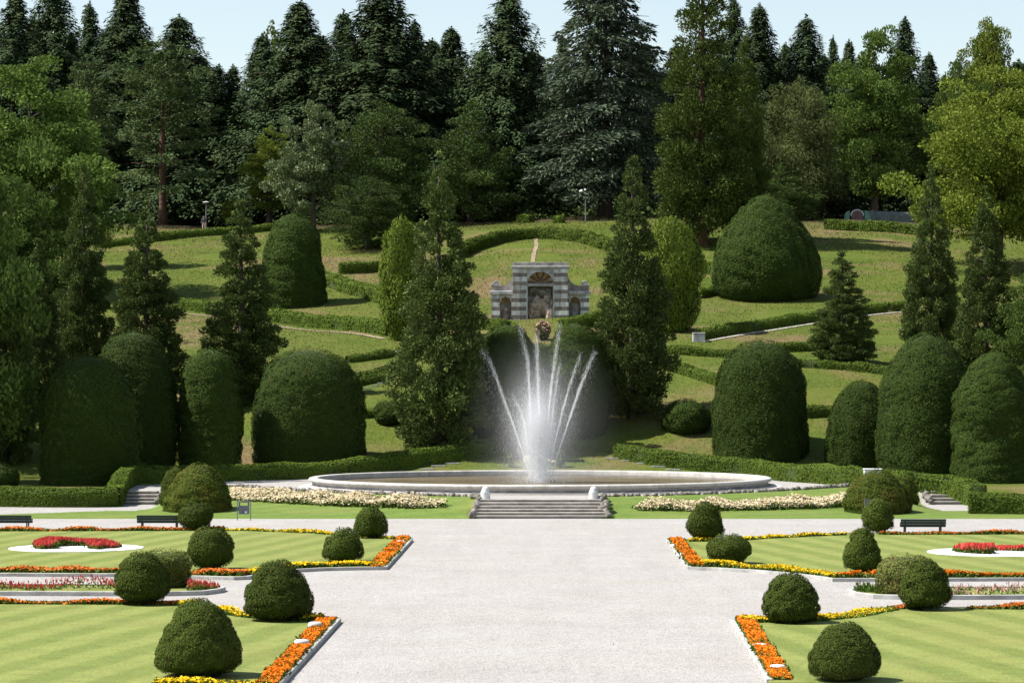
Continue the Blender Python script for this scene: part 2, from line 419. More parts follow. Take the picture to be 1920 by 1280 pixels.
M['banded'] = banded_mat()
M['marble'] = plain_mat('weathered_marble', (0.2569, 0.2421, 0.2371), (0.5533, 0.5434, 0.5533), 1.8, .8, .2, 6)
M['brownstone'] = plain_mat('weathered_brown_stone', (0.1725, 0.1495, 0.138), (0.414, 0.3795, 0.3565), 2.0, .85, .3, 6)
M['shell'] = plain_mat('ochre_plaster', (.22, .14, .08), (.42, .29, .17), 2.4, .85, .3)

def water_mat():
    m, nt, out = new_mat('pool_water')
    co = geo_pos(nt)
    p = N(nt, 'ShaderNodeBsdfPrincipled')
    c = ramp(nt, noise_n(nt, .35, 4, .6, co), [(.35, (.085, .065, .035)), (.65, (.15, .12, .075))])
    nt.links.new(c, p.inputs['Base Color']); p.inputs['Roughness'].default_value = .25; p.inputs['IOR'].default_value = 1.33
    mp = nt.nodes.new('ShaderNodeMapping'); mp.inputs['Scale'].default_value = (1, 1, 1); nt.links.new(co, mp.inputs[0])
    b = nt.nodes.new('ShaderNodeBump'); b.inputs['Strength'].default_value = .5; b.inputs['Distance'].default_value = .06
    nt.links.new(noise_n(nt, 3.5, 4, .6, mp.outputs[0]), b.inputs['Height']); nt.links.new(b.outputs[0], p.inputs['Normal'])
    nt.links.new(p.outputs[0], out.inputs[0]); return m
M['water'] = water_mat()

def drop_mat(name, alpha):
    m, nt, out = new_mat(name)
    d = N(nt, 'ShaderNodeBsdfDiffuse'); d.inputs[0].default_value = (.93, .94, .95, 1)
    t = nt.nodes.new('ShaderNodeBsdfTranslucent'); t.inputs[0].default_value = (.93, .94, .95, 1)
    mx = nt.nodes.new('ShaderNodeMixShader'); mx.inputs[0].default_value = .5
    nt.links.new(d.outputs[0], mx.inputs[1]); nt.links.new(t.outputs[0], mx.inputs[2])
    tr = nt.nodes.new('ShaderNodeBsdfTransparent'); m2 = nt.nodes.new('ShaderNodeMixShader'); m2.inputs[0].default_value = alpha
    nt.links.new(tr.outputs[0], m2.inputs[1]); nt.links.new(mx.outputs[0], m2.inputs[2])
    nt.links.new(m2.outputs[0], out.inputs[0]); return m
M['drops'] = drop_mat('falling_water_drops', .55)
M['jet'] = drop_mat('jet_water', .6)

def mist_mat(name, dens):
    m, nt, out = new_mat(name)
    v = nt.nodes.new('ShaderNodeVolumePrincipled'); v.inputs['Color'].default_value = (.93, .95, 1, 1)
    v.inputs['Density'].default_value = dens; v.inputs['Anisotropy'].default_value = .3
    nt.links.new(v.outputs[0], out.inputs['Volume']); return m

# ------------------------------------------------------------------ ground
def grid_axis(parts):
    a = []
    for lo, hi, st in parts: a += list(np.arange(lo, hi, st))
    a.append(parts[-1][1]); return np.array(a)

gx = grid_axis([(-420, -60, 12), (-60, -26, 1.0), (-26, 26, .3), (26, 60, 1.0), (60, 420, 12)])
gy = grid_axis([(-60, 40, 20), (40, 120, 4), (120, 156, .3), (156, 300, 1.0), (300, 420, 6), (420, 1100, 40)])
GX, GY = np.meshgrid(gx, gy)
GZ = terrain(GX, GY)
GV = np.stack([GX, GY, GZ], -1).reshape(-1, 3)
nx, ny = len(gx), len(gy)
ii, jj = np.meshgrid(np.arange(nx-1), np.arange(ny-1))
GQ = np.stack([jj*nx+ii, jj*nx+ii+1, (jj+1)*nx+ii+1, (jj+1)*nx+ii], -1).reshape(-1, 4)
cx = GV[GQ].mean(1); X_, Y_ = cx[:, 0], cx[:, 1]; ax_ = np.abs(X_)
path_y = 121.9
ring = np.hypot(X_, (Y_-141.5))
front = Y_ < path_y
walk = (ax_ > 19.7) & (ax_ < 22.6) & (Y_ > 130) & (Y_ < 144) | ((ax_ > 19.2) & (Y_ < 135) & (Y_ > 131.5-(ax_-19.2)*.85))
terrace = (~front) & (((Y_ >= edge_y(X_)) & (Y_ < 152.6+0*X_) & (ring < 21)) | ((ax_ < 2.95) & (Y_ < 153)))
grassbank = (~front) & (~terrace) & (Y_ < 146) & ((ax_ < 22) | (Y_ < 135)) & (~walk)
path = (~front) & (~terrace) & (~grassbank) & walk & (Y_ < 145)
hillm = ~(front | terrace | grassbank | path)
def sub_ground(name, mask, mat):
    q = GQ[mask]; u, inv = np.unique(q, return_inverse=True)
    o = np_obj(name, GV[u], inv.reshape(-1, 4), mat, smooth=True); tag(o, kind='structure'); return o
sub_ground('gravel_forecourt', front, M['gravel'])
sub_ground('gravel_terrace', terrace, M['gravel'])
sub_ground('grass_bank', grassbank, M['bank'])
sub_ground('gravel_path', path, M['gravel'])
sub_ground('hillside', hillm, M['hill'])

def ribbon(name, pix, w, mat, dz=.05, kind='structure'):
    pts = [G(*p) for p in pix]; out = []
    for a, b in zip(pts[:-1], pts[1:]):
        n = max(2, int((b-a).length/.8))
        for k in range(n): out.append(a.lerp(b, k/n))
    out.append(pts[-1]); V = []; 
    for i, p in enumerate(out):
        d = out[min(i+1, len(out)-1)]-out[max(i-1, 0)]; d.z = 0; d.normalize(); s = Vector((-d.y, d.x, 0))
        for e in (-.5, .5):
            q = p+s*w*e; V.append((q.x, q.y, th(q.x, q.y)+dz))
    Q = [(2*i, 2*i+1, 2*i+3, 2*i+2) for i in range(len(out)-1)]
    o = np_obj(name, np.array(V), np.array(Q), mat); return tag(o, kind=kind)

ribbon('dirt_path', [(1004, 446), (1006, 462), (1001, 476), (999, 492)], .4, M['tan'])
ribbon('dirt_path', [(342, 588), (430, 595), (513, 611), (610, 622), (720, 636)], .5, M['tan'])
ribbon('dirt_path', [(1318, 642), (1400, 627), (1540, 605), (1700, 585)], .3, M['pathgravel'])
ribbon('dirt_path', [(735, 661), (790, 655)], .8, M['pathgravel'])

# ------------------------------------------------------------------ lawns with kerbs (flat parterre)
def smooth_poly(pts, step=.5):
    return pts
def lawn(name, pix, mat):
    P = [G0(*p) for p in pix]
    mb = MB(); mb.flat([(p.x, p.y) for p in P], .02, .075)
    return tag(mb.build(name, mat), kind='structure')
def kerb(name, pix, w=.13, h=.11):
    P = [G0(*p) for p in pix]; mb = MB(); L = []; Rr = []
    for i, p in enumerate(P):
        d = P[min(i+1, len(P)-1)]-P[max(i-1, 0)]; d.normalize(); s = Vector((-d.y, d.x, 0))
        L.append(p+s*w*.5); Rr.append(p-s*w*.5)
    n = len(P); vs = []
    for a, b in zip(L, Rr):
        vs += [(a.x, a.y, .0), (a.x, a.y, h), (b.x, b.y, h), (b.x, b.y, .0)]
    fs = []
    for i in range(n-1):
        o = 4*i; fs += [(o, o+1, o+5, o+4), (o+1, o+2, o+6, o+5), (o+2, o+3, o+7, o+6)]
    fs += [(0, 3, 2, 1), (4*n-4, 4*n-3, 4*n-2, 4*n-1)]
    mb.add(vs, fs); return tag(mb.build(name, M['kerb'], bevel=.012), kind='structure')

FL_front = [(-420, 1080), (0, 1080), (220, 1081), (440, 1087), (462, 1086), (500, 1079), (545, 1073), (600, 1070), (660, 1068.5), (722, 1068)]
FL_side = [(722, 1068), (771, 1014)]
FL_back = [(771, 1014), (700, 1008), (640, 1004), (560, 999), (480, 996), (420, 995), (200, 996), (-420, 997)]
FR_front = [(1293, 1068), (1350, 1070), (1420, 1074), (1490, 1080), (1545, 1087), (1562, 1090), (1640, 1090), (1920, 1089), (2300, 1089)]
FR_side = [(1252, 1016), (1293, 1068)]
FR_back = [(2300, 1001), (1920, 1002), (1680, 1003), (1600, 1003), (1520, 1006), (1440, 1010), (1380, 1014), (1320, 1016), (1252, 1016)]
NL_back = [(-420, 1134), (0, 1134), (220, 1135), (345, 1136), (375, 1141), (420, 1151), (470, 1159), (540, 1164), (635, 1166)]
NL_side = [(635, 1166), (519, 1292)]
NL_front = [(519, 1292), (450, 1292), (300, 1292), (-420, 1293)]
NR_side = [(1443, 1282), (1373, 1169)]
NR_back = [(1373, 1169), (1450, 1167), (1530, 1165), (1600, 1158), (1650, 1148), (1672, 1144), (1700, 1143), (1920, 1144), (2350, 1144)]
NR_front = [(2350, 1286), (1443, 1286)]
lawn('lawn', FL_front[:-1]+FL_side[:-1]+FL_back, M['lawnL'])
lawn('lawn', FR_side[:-1]+FR_front[:-1]+FR_back[:-1], M['lawnR'])
lawn('lawn', NL_front+NL_back+NL_side[1:-1], M['lawnL'])
lawn('lawn', NR_back+NR_front, M['lawnR'])
kerb('kerb', FL_front+FL_side[1:]+FL_back[1:])
kerb('kerb', FR_back+FR_side[1:]+FR_front[1:])
kerb('kerb', NL_back+NL_side[1:])
kerb('kerb', NR_side+NR_back[1:])
# narrow strips of turf between the walks
SL = [(-420, 1116), (0, 1116), (300, 1117), (380, 1115), (410, 1111), (418, 1108), (410, 1105), (380, 1103), (300, 1102), (0, 1101), (-420, 1101)]
SR = [(2350, 1120), (1920, 1123), (1720, 1124), (1640, 1122), (1602, 1117), (1592, 1112.5), (1606, 1109), (1660, 1106.5), (1920, 1106), (2350, 1106)]
lawn('lawn', SL, M['lawnL']); lawn('lawn', SR[::-1], M['lawnR'])
kerb('kerb', SL, .16, .13); kerb('kerb', SR, .16, .13)

# ------------------------------------------------------------------ sprinkled plants (flowers, grass)
def poly_sample(r, poly, n):
    poly = np.asarray(poly); lo, hi = poly.min(0), poly.max(0); out = []
    tot = 0
    while tot < n:
        p = r.uniform(lo, hi, size=(n*2, 2)); ins = np.zeros(len(p), bool); j = len(poly)-1
        for i in range(len(poly)):
            xi, yi = poly[i]; xj, yj = poly[j]
            c = ((yi > p[:, 1]) != (yj > p[:, 1])) & (p[:, 0] < (xj-xi)*(p[:, 1]-yi)/(yj-yi+1e-12)+xi)
            ins ^= c; j = i
        out.append(p[ins]); tot += ins.sum()
    return np.concatenate(out)[:n]

def band_points(r, P, w, n):
    P = [np.array((p.x, p.y)) for p in P]; seg = np.array([np.linalg.norm(b-a) for a, b in zip(P[:-1], P[1:])])
    k = r.choice(len(seg), n, p=seg/seg.sum()); t = r.uniform(0, 1, n)
    A = np.array(P)[k]; B = np.array(P)[k+1]; d = unit(B-A); s = np.stack([-d[:, 1], d[:, 0]], 1)
    return A+(B-A)*t[:, None]+s*(r.uniform(-.5, .5, n)*w)[:, None]

def flower_thing(name, pts, label, cat, fmat, fsize, height, zfun, seed, density_leaf=1.2, patchy=.0, group=None, spike=False, hvar=.5):
    """a planted ribbon or bed: leafy cushion and blossoms, uncountable masses under one bed"""
    r = np.random.default_rng(seed); n = len(pts)
    c = pts.mean(0); z0 = zfun(c[0], c[1])
    P3 = np.column_stack([pts, np.zeros(n)])
    keep = noise3(P3, 2.2, seed) > (-2.5+patchy*2.5)
    pts = pts[keep]; n = len(pts)
    root = empty(name, (c[0], c[1], z0), label, cat, group)
    gz = np.asarray(zfun(pts[:, 0], pts[:, 1]))
    mound = height*(.75+.25*np.clip(noise3(np.column_stack([pts, np.zeros(n)]), 3.0, seed+1), -1.5, 1.5))
    P = np.column_stack([pts[:, 0]-c[0], pts[:, 1]-c[1], gz-z0+mound*r.uniform(1-hvar, 1.05, n)])
    if spike:
        D = np.column_stack([r.normal(0, .15, n), r.normal(0, .15, n), np.ones(n)]); Nn = rand_unit(r, n)
        V, Q = leaf_arrays(P, D, Nn, fsize*r.uniform(1.6, 3.0, n), fsize*r.uniform(.6, 1.0, n))
    else:
        D = rand_unit(r, n); D[:, 2] *= .45; Nn = unit(np.column_stack([r.normal(0, .5, n), r.normal(-.35, .5, n), np.ones(n)]))
        V, Q = leaf_arrays(P, D, Nn, fsize*r.uniform(.8, 1.5, n), fsize*r.uniform(.7, 1.2, n))
    o = np_obj('blossoms', V, Q, fmat, root); tag(o, kind='stuff')
    m = int(n*density_leaf); k = r.integers(0, n, m)
    PL = P[k].copy(); base = (gz-z0)[k]; PL[:, :2] += r.normal(0, fsize*.6, (m, 2)); PL[:, 2] = base+(P[k, 2]-base)*r.uniform(.0, .85, m)+.01
    D = np.column_stack([r.normal(0, .6, m), r.normal(0, .6, m), np.ones(m)*.7])
    V, Q = leaf_arrays(PL, D, rand_unit(r, m), fsize*r.uniform(1.2, 2.2, m), fsize*r.uniform(.7, 1.2, m))
    o = np_obj('leaves', V, Q, M['sprout'], root); tag(o, kind='stuff')
    return root
zero = lambda x, y: np.zeros_like(np.asarray(x, float))+.06
zt = lambda x, y: terrain(x, y)
MG = 'marigold borders edging the lawns'

def inset(pix, dx=0, dy=0): return [G0(p[0]+dx, p[1]+dy) for p in pix]
def border(pix, n, w, mat, label, seed, size=.07, h=.16, patchy=0., dx=0, dy=0):
    r = np.random.default_rng(seed+500)
    return flower_thing('flower_border', band_points(r, inset(pix, dx, dy), w, n), label, 'flower border', mat, size, h, zero, seed, 1.3, patchy+.12, MG)
def cut(pix, x0, x1):
    out = []; P = sorted(pix)
    for a, b in zip(P[:-1], P[1:]):
        for x in ([x0] if a[0] <= x0 <= b[0] else [])+([x1] if a[0] <= x1 <= b[0] else []):
            out.append((x, a[1]+(b[1]-a[1])*(x-a[0])/(b[0]-a[0])))
        if x0 < b[0] < x1: out.append(b)
        if x0 < a[0] < x1: out.append(a)
    return sorted(set(out))
# nearest lawns
border(NL_side, 5600, .42, M['orange'], 'bright orange marigold border down the gravel side of the near left lawn', 11, .06, .16, .3, -19, -1)
border(NR_side, 5600, .42, M['orange'], 'bright orange marigold border down the gravel side of the near right lawn', 12, .06, .16, .3, 23, -1)
border(cut(NL_back, 345, 606), 1700, .42, M['yellow'], 'yellow marigold border curving along the far edge of the near left lawn', 13, .075, .17, .35, 0, 3)
border(cut(NL_back, -200, 342), 2600, .38, M['rust'], 'orange marigold border along the far edge of the near left lawn', 14, .075, .16, .3, 0, 2)
border(cut(NR_back, 1392, 1668), 2600, .42, M['yellow'], 'thick yellow marigold border curving along the far edge of the near right lawn', 15, .075, .18, .05, 0, 3)
border(cut(NR_back, 1672, 2150), 3000, .38, M['rust'], 'orange marigold border along the far edge of the near right lawn', 16, .075, .16, .3, 0, 2)
border(NL_front[:3], 900, .35, M['yellow'], 'yellow marigolds at the very front of the near left lawn', 17, .07, .17, .3, -10, -3)
# far lawns
border(FL_side, 2300, .45, M['orange'], 'orange marigold border on the gravel side of the far left lawn', 18, .085, .2, .1, -13, -1)
border(FR_side, 2300, .45, M['orange'], 'orange marigold border on the gravel side of the far right lawn', 19, .085, .2, .1, 13, -1)
border(cut(FL_front, 462, 716), 1900, .5, M['yellow'], 'yellow marigold border along the near edge of the far left lawn', 20, .085, .19, .1, 0, -4)
border(cut(FL_front, -200, 460), 3000, .5, M['rust'], 'patchy orange marigold border along the near edge of the far left lawn', 21, .085, .19, .45, 0, -4)
border(cut(FR_front, 1300, 1566), 2300, .5, M['yellow'], 'thick yellow marigold border along the near edge of the far right lawn', 22, .085, .2, 0, 0, -4)
border(cut(FR_front, 1568, 2100), 3400, .5, M['orange'], 'even orange marigold border along the near edge of the far right lawn', 23, .085, .2, .1, 0, -4)
border(cut(FL_back, 425, 740), 1300, .45, M['yellow'], 'thin yellow marigold border along the far edge of the far left lawn', 24, .09, .14, .5, 0, 2)
border(cut(FL_back, -200, 420), 2400, .45, M['rust'], 'rust orange marigold border on the far left lawn behind the bench', 25, .09, .17, .25, 0, 2)
border(cut(FR_back, 1290, 1610), 1500, .45, M['yellow'], 'thin yellow marigold border along the far edge of the far right lawn', 26, .09, .14, .45, 0, 2)
border(cut(FR_back, 1650, 2100), 2400, .45, M['rust'], 'rust orange marigold border on the far right lawn behind the bench', 27, .09, .17, .25, 0, 2)

# white stones among the orange marigolds
def pale_stone(px, py, label, s=.26):
    p = G0(px, py); mb = MB(); n = 12
    vs, fs = [], []; prof = [(1, .0), (1, .55), (.93, .8), (.7, .95), (.08, 1)]
    mb.lathe([(r_*s*.68, z*.155+.06) for r_, z in prof], n)
    o = mb.build('pale_stone', M['white'], smooth=True); o.location = (p.x, p.y, 0); o.scale = (1, .6, 1.0)
    return tag(o, label, 'stone', 'white rounded stones among the marigolds')
pale_stone(591, 1181, 'white rounded stone near the far end of the near left orange border')
pale_stone(566, 1215, 'white rounded stone midway along the near left orange border')
pale_stone(1424, 1223, 'white rounded stone midway along the near right orange border')
pale_stone(1458, 1264, 'white rounded stone closest to the viewer in the near right orange border')
pale_stone(750, 1023, 'white rounded stone near the far corner of the far left orange border', .3)
pale_stone(737, 1037, 'second white rounded stone from the far corner in the far left orange border', .3)
pale_stone(722, 1052, 'white rounded stone near the front corner of the far left orange border', .3)
pale_stone(1268, 1030, 'white rounded stone near the far corner of the far right orange border', .3)
pale_stone(1279, 1047, 'white rounded stone near the front corner of the far right orange border', .3)

# round white-gravel beds with an arc of red salvia
def disc_bed(cx_, cy_, w_px, label_d, label_f, arcs, seed):
    c = G0(cx_, cy_); rr = w_px/F*c.y/2
    mb = MB(); mb.flat([(c.x+rr*math.cos(a), c.y+rr*math.sin(a)) for a in np.linspace(0, 2*math.pi, 56)[:-1]], .06, .095)
    o = mb.build('gravel_disc', M['whitegravel']); tag(o, label_d, 'gravel bed', 'white gravel discs on the far lawns')
    r = np.random.default_rng(seed); pts = []
    for a0, a1, r0, r1, n in arcs:
        a = r.uniform(R(a0), R(a1), n); q = np.sqrt(r.uniform(r0*r0, r1*r1, n))*rr
        pts.append(np.column_stack([c.x+q*np.cos(a), c.y+q*np.sin(a)]))
    flower_thing('flower_bed', np.concatenate(pts), label_f, 'flower bed', M['red'], .075, .29, lambda x, y: np.zeros_like(np.asarray(x, float))+.09, seed, 1.0, 0, 'red salvia arcs on white gravel', True, .4)
disc_bed(143, 1031, 250, 'thin white gravel disc on the far left lawn', 'arc of red salvia on white gravel in the far left lawn', [(10, 175, .42, .66, 1500), (165, 225, .3, .62, 800), (-50, 15, .25, .62, 900)], 31)
disc_bed(1872, 1039, 266, 'thin white gravel disc on the far right lawn', 'arc of red salvia on white gravel in the far right lawn', [(20, 170, .30, .62, 1700), (160, 250, .2, .6, 1100)], 32)

# salvia in the narrow strips
r_ = np.random.default_rng(41)
def strip_flowers(pix, n, label, seed, patchy, mat=M['red'], h=.34, size=.055):
    r = np.random.default_rng(seed); poly = [(G0(*p).x, G0(*p).y) for p in pix]
    return flower_thing('flower_bed', poly_sample(r, poly, n), label, 'flower bed', mat, size, h, zero, seed, 1.4, patchy, 'salvia in the narrow turf strips', True, .6)
strip_flowers([(-150, 1112), (300, 1113), (300, 1104), (-150, 1104)], 900, 'sparse row of red salvia in the left narrow strip', 42, .35)
strip_flowers([(352, 1112), (398, 1112), (412, 1108), (398, 1105), (352, 1105)], 330, 'clump of red salvia at the rounded end of the left strip', 43, 0)
strip_flowers([(1600, 1113), (1660, 1119), (1660, 1109), (1610, 1110)], 300, 'low green salvia with one pink head at the end of the right strip', 44, 0, M['sprout'], .22)
strip_flowers([(1783, 1121), (2100, 1119), (2100, 1108), (1783, 1108)], 420, 'sparse low salvia in the right narrow strip', 45, .4, M['pink'], .24)

# cream begonia beds on the terrace bank
def bank_bed(pix, n, label, seed):
    r = np.random.default_rng(seed); poly = [(G(*p).x, G(*p).y) for p in pix]
    flower_thing('flower_bed', poly_sample(r, poly, n), label, 'flower bed', M['cream'], .105, .36, zt, seed, .7, 0, 'cream flower beds below the fountain', False, .7)
bank_bed([(432, 938), (520, 944), (640, 951), (760, 954), (828, 953), (838, 948), (820, 942), (720, 938), (600, 932), (500, 926), (432, 923)], 9000, 'long cream flower bed on the bank left of the steps', 51)
bank_bed([(1186, 954), (1200, 958), (1300, 959), (1420, 957), (1520, 954), (1600, 950), (1600, 937), (1500, 939), (1380, 943), (1260, 946), (1200, 948)], 8600, 'long cream flower bed on the bank right of the steps', 52)

# a few fallen leaves on the gravel
def litter():
    r = np.random.default_rng(73); n = 260
    Y = 53/(1-r.uniform(0, 1, n)*.56); X = r.uniform(-.13, .13, n)*Y
    D = r.normal(0, 1, (n, 3)); D[:, 2] *= .2; P = np.column_stack([X, Y, np.full(n, .016)])
    V, Q = leaf_arrays(P, D, np.column_stack([r.normal(0, .25, n), r.normal(0, .25, n), np.ones(n)]), r.uniform(.02, .06, n), r.uniform(.012, .03, n))
    tag(np_obj('fallen_leaves', V, Q, M['litter']), 'scattered dry leaves on the gravel forecourt', 'leaves', None, 'stuff')
M['litter'] = leaf_mat('dry_leaves', (.10, .07, .03), (.22, .17, .09), None, trans=.1)
litter()

# ------------------------------------------------------------------ clipped shrubs
SHAPES = {
 'egg':  [(.045, .42), (.07, .70), (.13, .90), (.22, .99), (.32, 1), (.45, .965), (.58, .88), (.70, .76), (.82, .585), (.91, .41), (.97, .23), (1, 0)],
 'cone': [(.04, .45), (.07, .76), (.14, .95), (.22, 1), (.34, .98), (.48, .89), (.63, .77), (.75, .655), (.86, .50), (.94, .335), (.985, .17), (1, 0)],
 'ball': [(.05, .38), (.09, .62), (.18, .84), (.32, .98), (.45, 1), (.6, .955), (.74, .83), (.85, .65), (.93, .45), (.98, .24), (1, 0)],
 'tall': [(.06, .42), (.1, .70), (.18, .92), (.28, 1), (.4, .99), (.55, .92), (.7, .79), (.83, .60), (.93, .38), (.98, .2), (1, 0)],
 'dome': [(0, .96), (.15, .99), (.35, 1), (.52, .985), (.64, .94), (.75, .855), (.84, .74), (.91, .59), (.965, .38), (1, 0)],
 'bullet': [(0, .93), (.12, .97), (.3, 1), (.5, .955), (.65, .86), (.78, .71), (.88, .53), (.95, .33), (1, 0)],
 'bell': [(0, .93), (.08, 1), (.25, .98), (.45, .90), (.62, .77), (.78, .59), (.9, .39), (.97, .2), (1, 0)],
 'pear': [(0, .66), (.06, .82), (.15, .95), (.28, 1), (.42, .975), (.56, .88), (.7, .72), (.82, .53), (.91, .36), (.97, .19), (1, 0)],
 'rbox': [(0, .88), (.08, .97), (.3, 1), (.6, .98), (.76, .90), (.87, .74), (.95, .48), (1, 0)],
 'column': [(0, .30), (.05, .52), (.15, .78), (.3, .96), (.45, 1), (.6, .97), (.75, .85), (.87, .64), (.95, .40), (1, 0)],
}
def prof(shape):
    s = np.array(SHAPES[shape]); t = np.linspace(0, 1, 80)
    z = np.linspace(s[0, 0], 1, 80); 
    rr = np.interp(z, s[:, 0], s[:, 1])
    k = np.array([1, 2, 3, 2, 1])/9; rs = np.convolve(np.pad(rr, 2, mode='edge'), k, mode='valid'); rs[-1] = 0
    return z, rs

def clipped(name, base, h, rad, shape, mat, label, cat, group, seed, pxm, lsize=2.6, cover=2.4, lump=.03, up=0., trunk=True, tilt=0.):
    r = np.random.default_rng(seed)
    root = empty(name, base, label, cat, group, rz=r.uniform(0, 6.28))
    root.rotation_euler = (0, tilt, 0)
    z, rs = prof(shape); na = 40; nzv = 44
    zi = np.linspace(z[0], 1, nzv); ri = np.interp(zi, z, rs)
    A = np.linspace(0, 2*np.pi, na, endpoint=False)
    def surf(zz, aa):
        rr = np.interp(zz, z, rs)*rad
        P = np.column_stack([rr*np.cos(aa), rr*np.sin(aa), zz*h])
        q = 1+lump*noise3(P*np.array([1, 1, 1.2]), 2.2/rad, seed)+lump*.55*noise3(P, 6.5/rad, seed+1)
        P[:, :2] *= q[:, None]; P[:, 2] *= 1+.25*lump*noise3(P, 2.0/rad, seed+2); return P
    ZZ, AA = np.meshgrid(zi, A, indexing='ij')
    V = surf(ZZ.ravel(), AA.ravel()); ci = 1-1.9*lsize/pxm/rad; V[:, :2] *= ci; V[:, 2] = h*z[0]+(V[:, 2]-h*z[0])*(1-1.9*lsize/pxm/h)+.01
    Q = []
    for i in range(nzv-1):
        for k in range(na):
            k2 = (k+1) % na; Q.append((i*na+k, i*na+k2, (i+1)*na+k2, (i+1)*na+k))
    Q.append(tuple([0]*0) or (0, na//4*3, na//2, na//4))
    Q = [q for q in Q]
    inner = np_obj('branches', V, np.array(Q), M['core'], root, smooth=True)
    # leaves
    L = lsize/pxm; area = 2*math.pi*rad*.85*h+math.pi*rad*rad*.5
    n = int(min(85000, cover*area/(L*L*.28)))
    w = np.interp(zi, z, rs)+.06; cdf = np.cumsum(w); cdf /= cdf[-1]
    zz = np.interp(r.uniform(0, 1, n), cdf, zi); aa = r.uniform(0, 2*np.pi, n)
    P = surf(zz, aa); e = 1e-2
    Pz = surf(np.clip(zz+e, z[0], 1), aa)-surf(np.clip(zz-e, z[0], 1), aa); Pa = surf(zz, aa+e)-surf(zz, aa-e)
    Nn = unit(np.cross(Pa, Pz)); top = zz > .985; Nn[top] = (0, 0, 1)
    crack = noise3(P*np.array([1, 1, 1.9]), .42/L, seed+7)+.8*noise3(P*np.array([1, 1, 1.6]), .85/L, seed+8)
    P = P+Nn*((r.uniform(-1.1, .45, n)+.5*np.clip(crack, -2.0, .9))*L)[:, None]
    T = unit(np.cross(Nn, rand_unit(r, n)))
    D = unit(Nn*r.uniform(-.1, .75, n)[:, None]+T*1.0+np.array([0, 0, up+.1]))
    FN = unit(Nn+.34*rand_unit(r, n))
    V, Q = leaf_arrays(P, D, FN, L*r.uniform(.7, 1.5, n), L*r.uniform(.34, .62, n))
    np_obj('leaves', V, Q, mat, root)
    if trunk and z[0] > .02:
        mb = MB(); mb.tube([(0, 0, -.1), (.01, 0, h*.1), (0, .01, h*.3)], [.09*h+.02, .07*h, .05*h], 8); mb.build('trunk', M['bark'], root)
    return root

# small eggs on the lawns: x0, x1, top, base, shape, label
EGG = 'clipped yew eggs along the lawns'
eggs = [
 (292, 453, 1127, 1276, 'cone', 'yew', 'largest clipped yew cone, nearest the viewer on the left lawn'),
 (455, 585, 1053, 1170, 'egg', 'yew', 'broad clipped yew egg at the gravel corner of the near left lawn'),
 (213, 318, 1038, 1140, 'tall', 'yew', 'clipped yew egg standing before the paler privet on the left'),
 (352, 438, 990, 1073, 'ball', 'yew', 'clipped yew egg at the orange and yellow border junction of the far left lawn'),
 (336, 400, 942, 999, 'ball', 'yew', 'round clipped yew ball overlapping the end of the left bench'),
 (605, 681, 993, 1058, 'egg', 'yew', 'clipped yew mound above the yellow border of the far left lawn'),
 (663, 726, 953, 1014, 'tall', 'yew', 'small clipped yew egg at the far gravel corner of the far left lawn'),
 (1519, 1648, 1170, 1284, 'egg', 'yew', 'clipped yew egg nearest the viewer on the right lawn'),
 (1428, 1537, 1077, 1174, 'egg', 'yew', 'broad clipped yew egg at the gravel corner of the near right lawn'),
 (1687, 1783, 1052, 1150, 'tall', 'yew', 'clipped yew egg in front of the bronzed privet on the right'),
 (1583, 1653, 992, 1078, 'cone', 'yew', 'narrow clipped yew egg on a short stem above the orange border'),
 (1617, 1676, 937, 1004, 'tall', 'yew', 'small clipped yew egg in front of the big right bank dome'),
 (1325, 1408, 1004, 1062, 'ball', 'yew', 'flattened wide clipped yew on the far right lawn'),
 (1289, 1356, 944, 1019, 'tall', 'yew', 'upright clipped yew egg at the far gravel corner of the far right lawn'),
]
for i, (x0, x1, yt, yb, sh, mt, lab) in enumerate(eggs):
    b = G0((x0+x1)/2, yb-2.5); pxm = F/b.y; h = (yb-yt)/pxm+.0
    clipped('clipped_yew', (b.x, b.y, .05), h, (x1-x0)/2/pxm, sh, M[mt], lab, 'topiary', EGG, 100+i, pxm*1024/1920, lump=.023, lsize=2.1 if pxm > 60 else 1.9)
for i, (x0, x1, yt, yb, sh, mt, lab) in enumerate([
 (258, 357, 1033, 1106, 'rbox', 'privet', 'pale green rounded privet in the left narrow strip'),
 (1645, 1752, 1042, 1119, 'rbox', 'privet_red', 'large bronze tinted rounded privet in the right narrow strip')]):
    b = G0((x0+x1)/2, yb-2); pxm = F/b.y
    clipped('clipped_privet', (b.x, b.y, .05), (yb-yt)/pxm, (x1-x0)/2/pxm, sh, M[mt], lab, 'topiary', 'paler clipped privets in the strips', 140+i, pxm*1024/1920, lump=.035, lsize=2.3, cover=2.0)

# bank mounds and tall clipped domes
def dome(x0, x1, yt, Y, sh, mt, lab, seed, name='clipped_yew_dome', group='tall clipped yew domes', base=None, lump=.03, up=0., cat='topiary', ls=1.75):
    pxm = F/Y; x = ((x0+x1)/2-PX)/pxm; zb = min(th(x, Y), th(x, Y-(x1-x0)/2/pxm*.9))-.15 if base is None else base
    zt_ = HC+(PY-yt)/pxm
    return clipped(name, (x, Y, zb), zt_-zb, (x1-x0)/2/pxm, sh, M[mt], lab, cat, group, seed, pxm*1024/1920, lump=lump, trunk=False, up=up, lsize=ls)
BM = 'low yew mounds on the bank'
dome(301, 362, 872, 130.5, 'bell', 'yew_rust', 'smaller yew mound half hidden behind the left bank mound', 150, 'clipped_yew_mound', BM)
dome(308, 435, 868, 127.0, 'bell', 'yew_rust', 'large rust-tipped yew mound on the left bank near the bench', 151, 'clipped_yew_mound', BM)
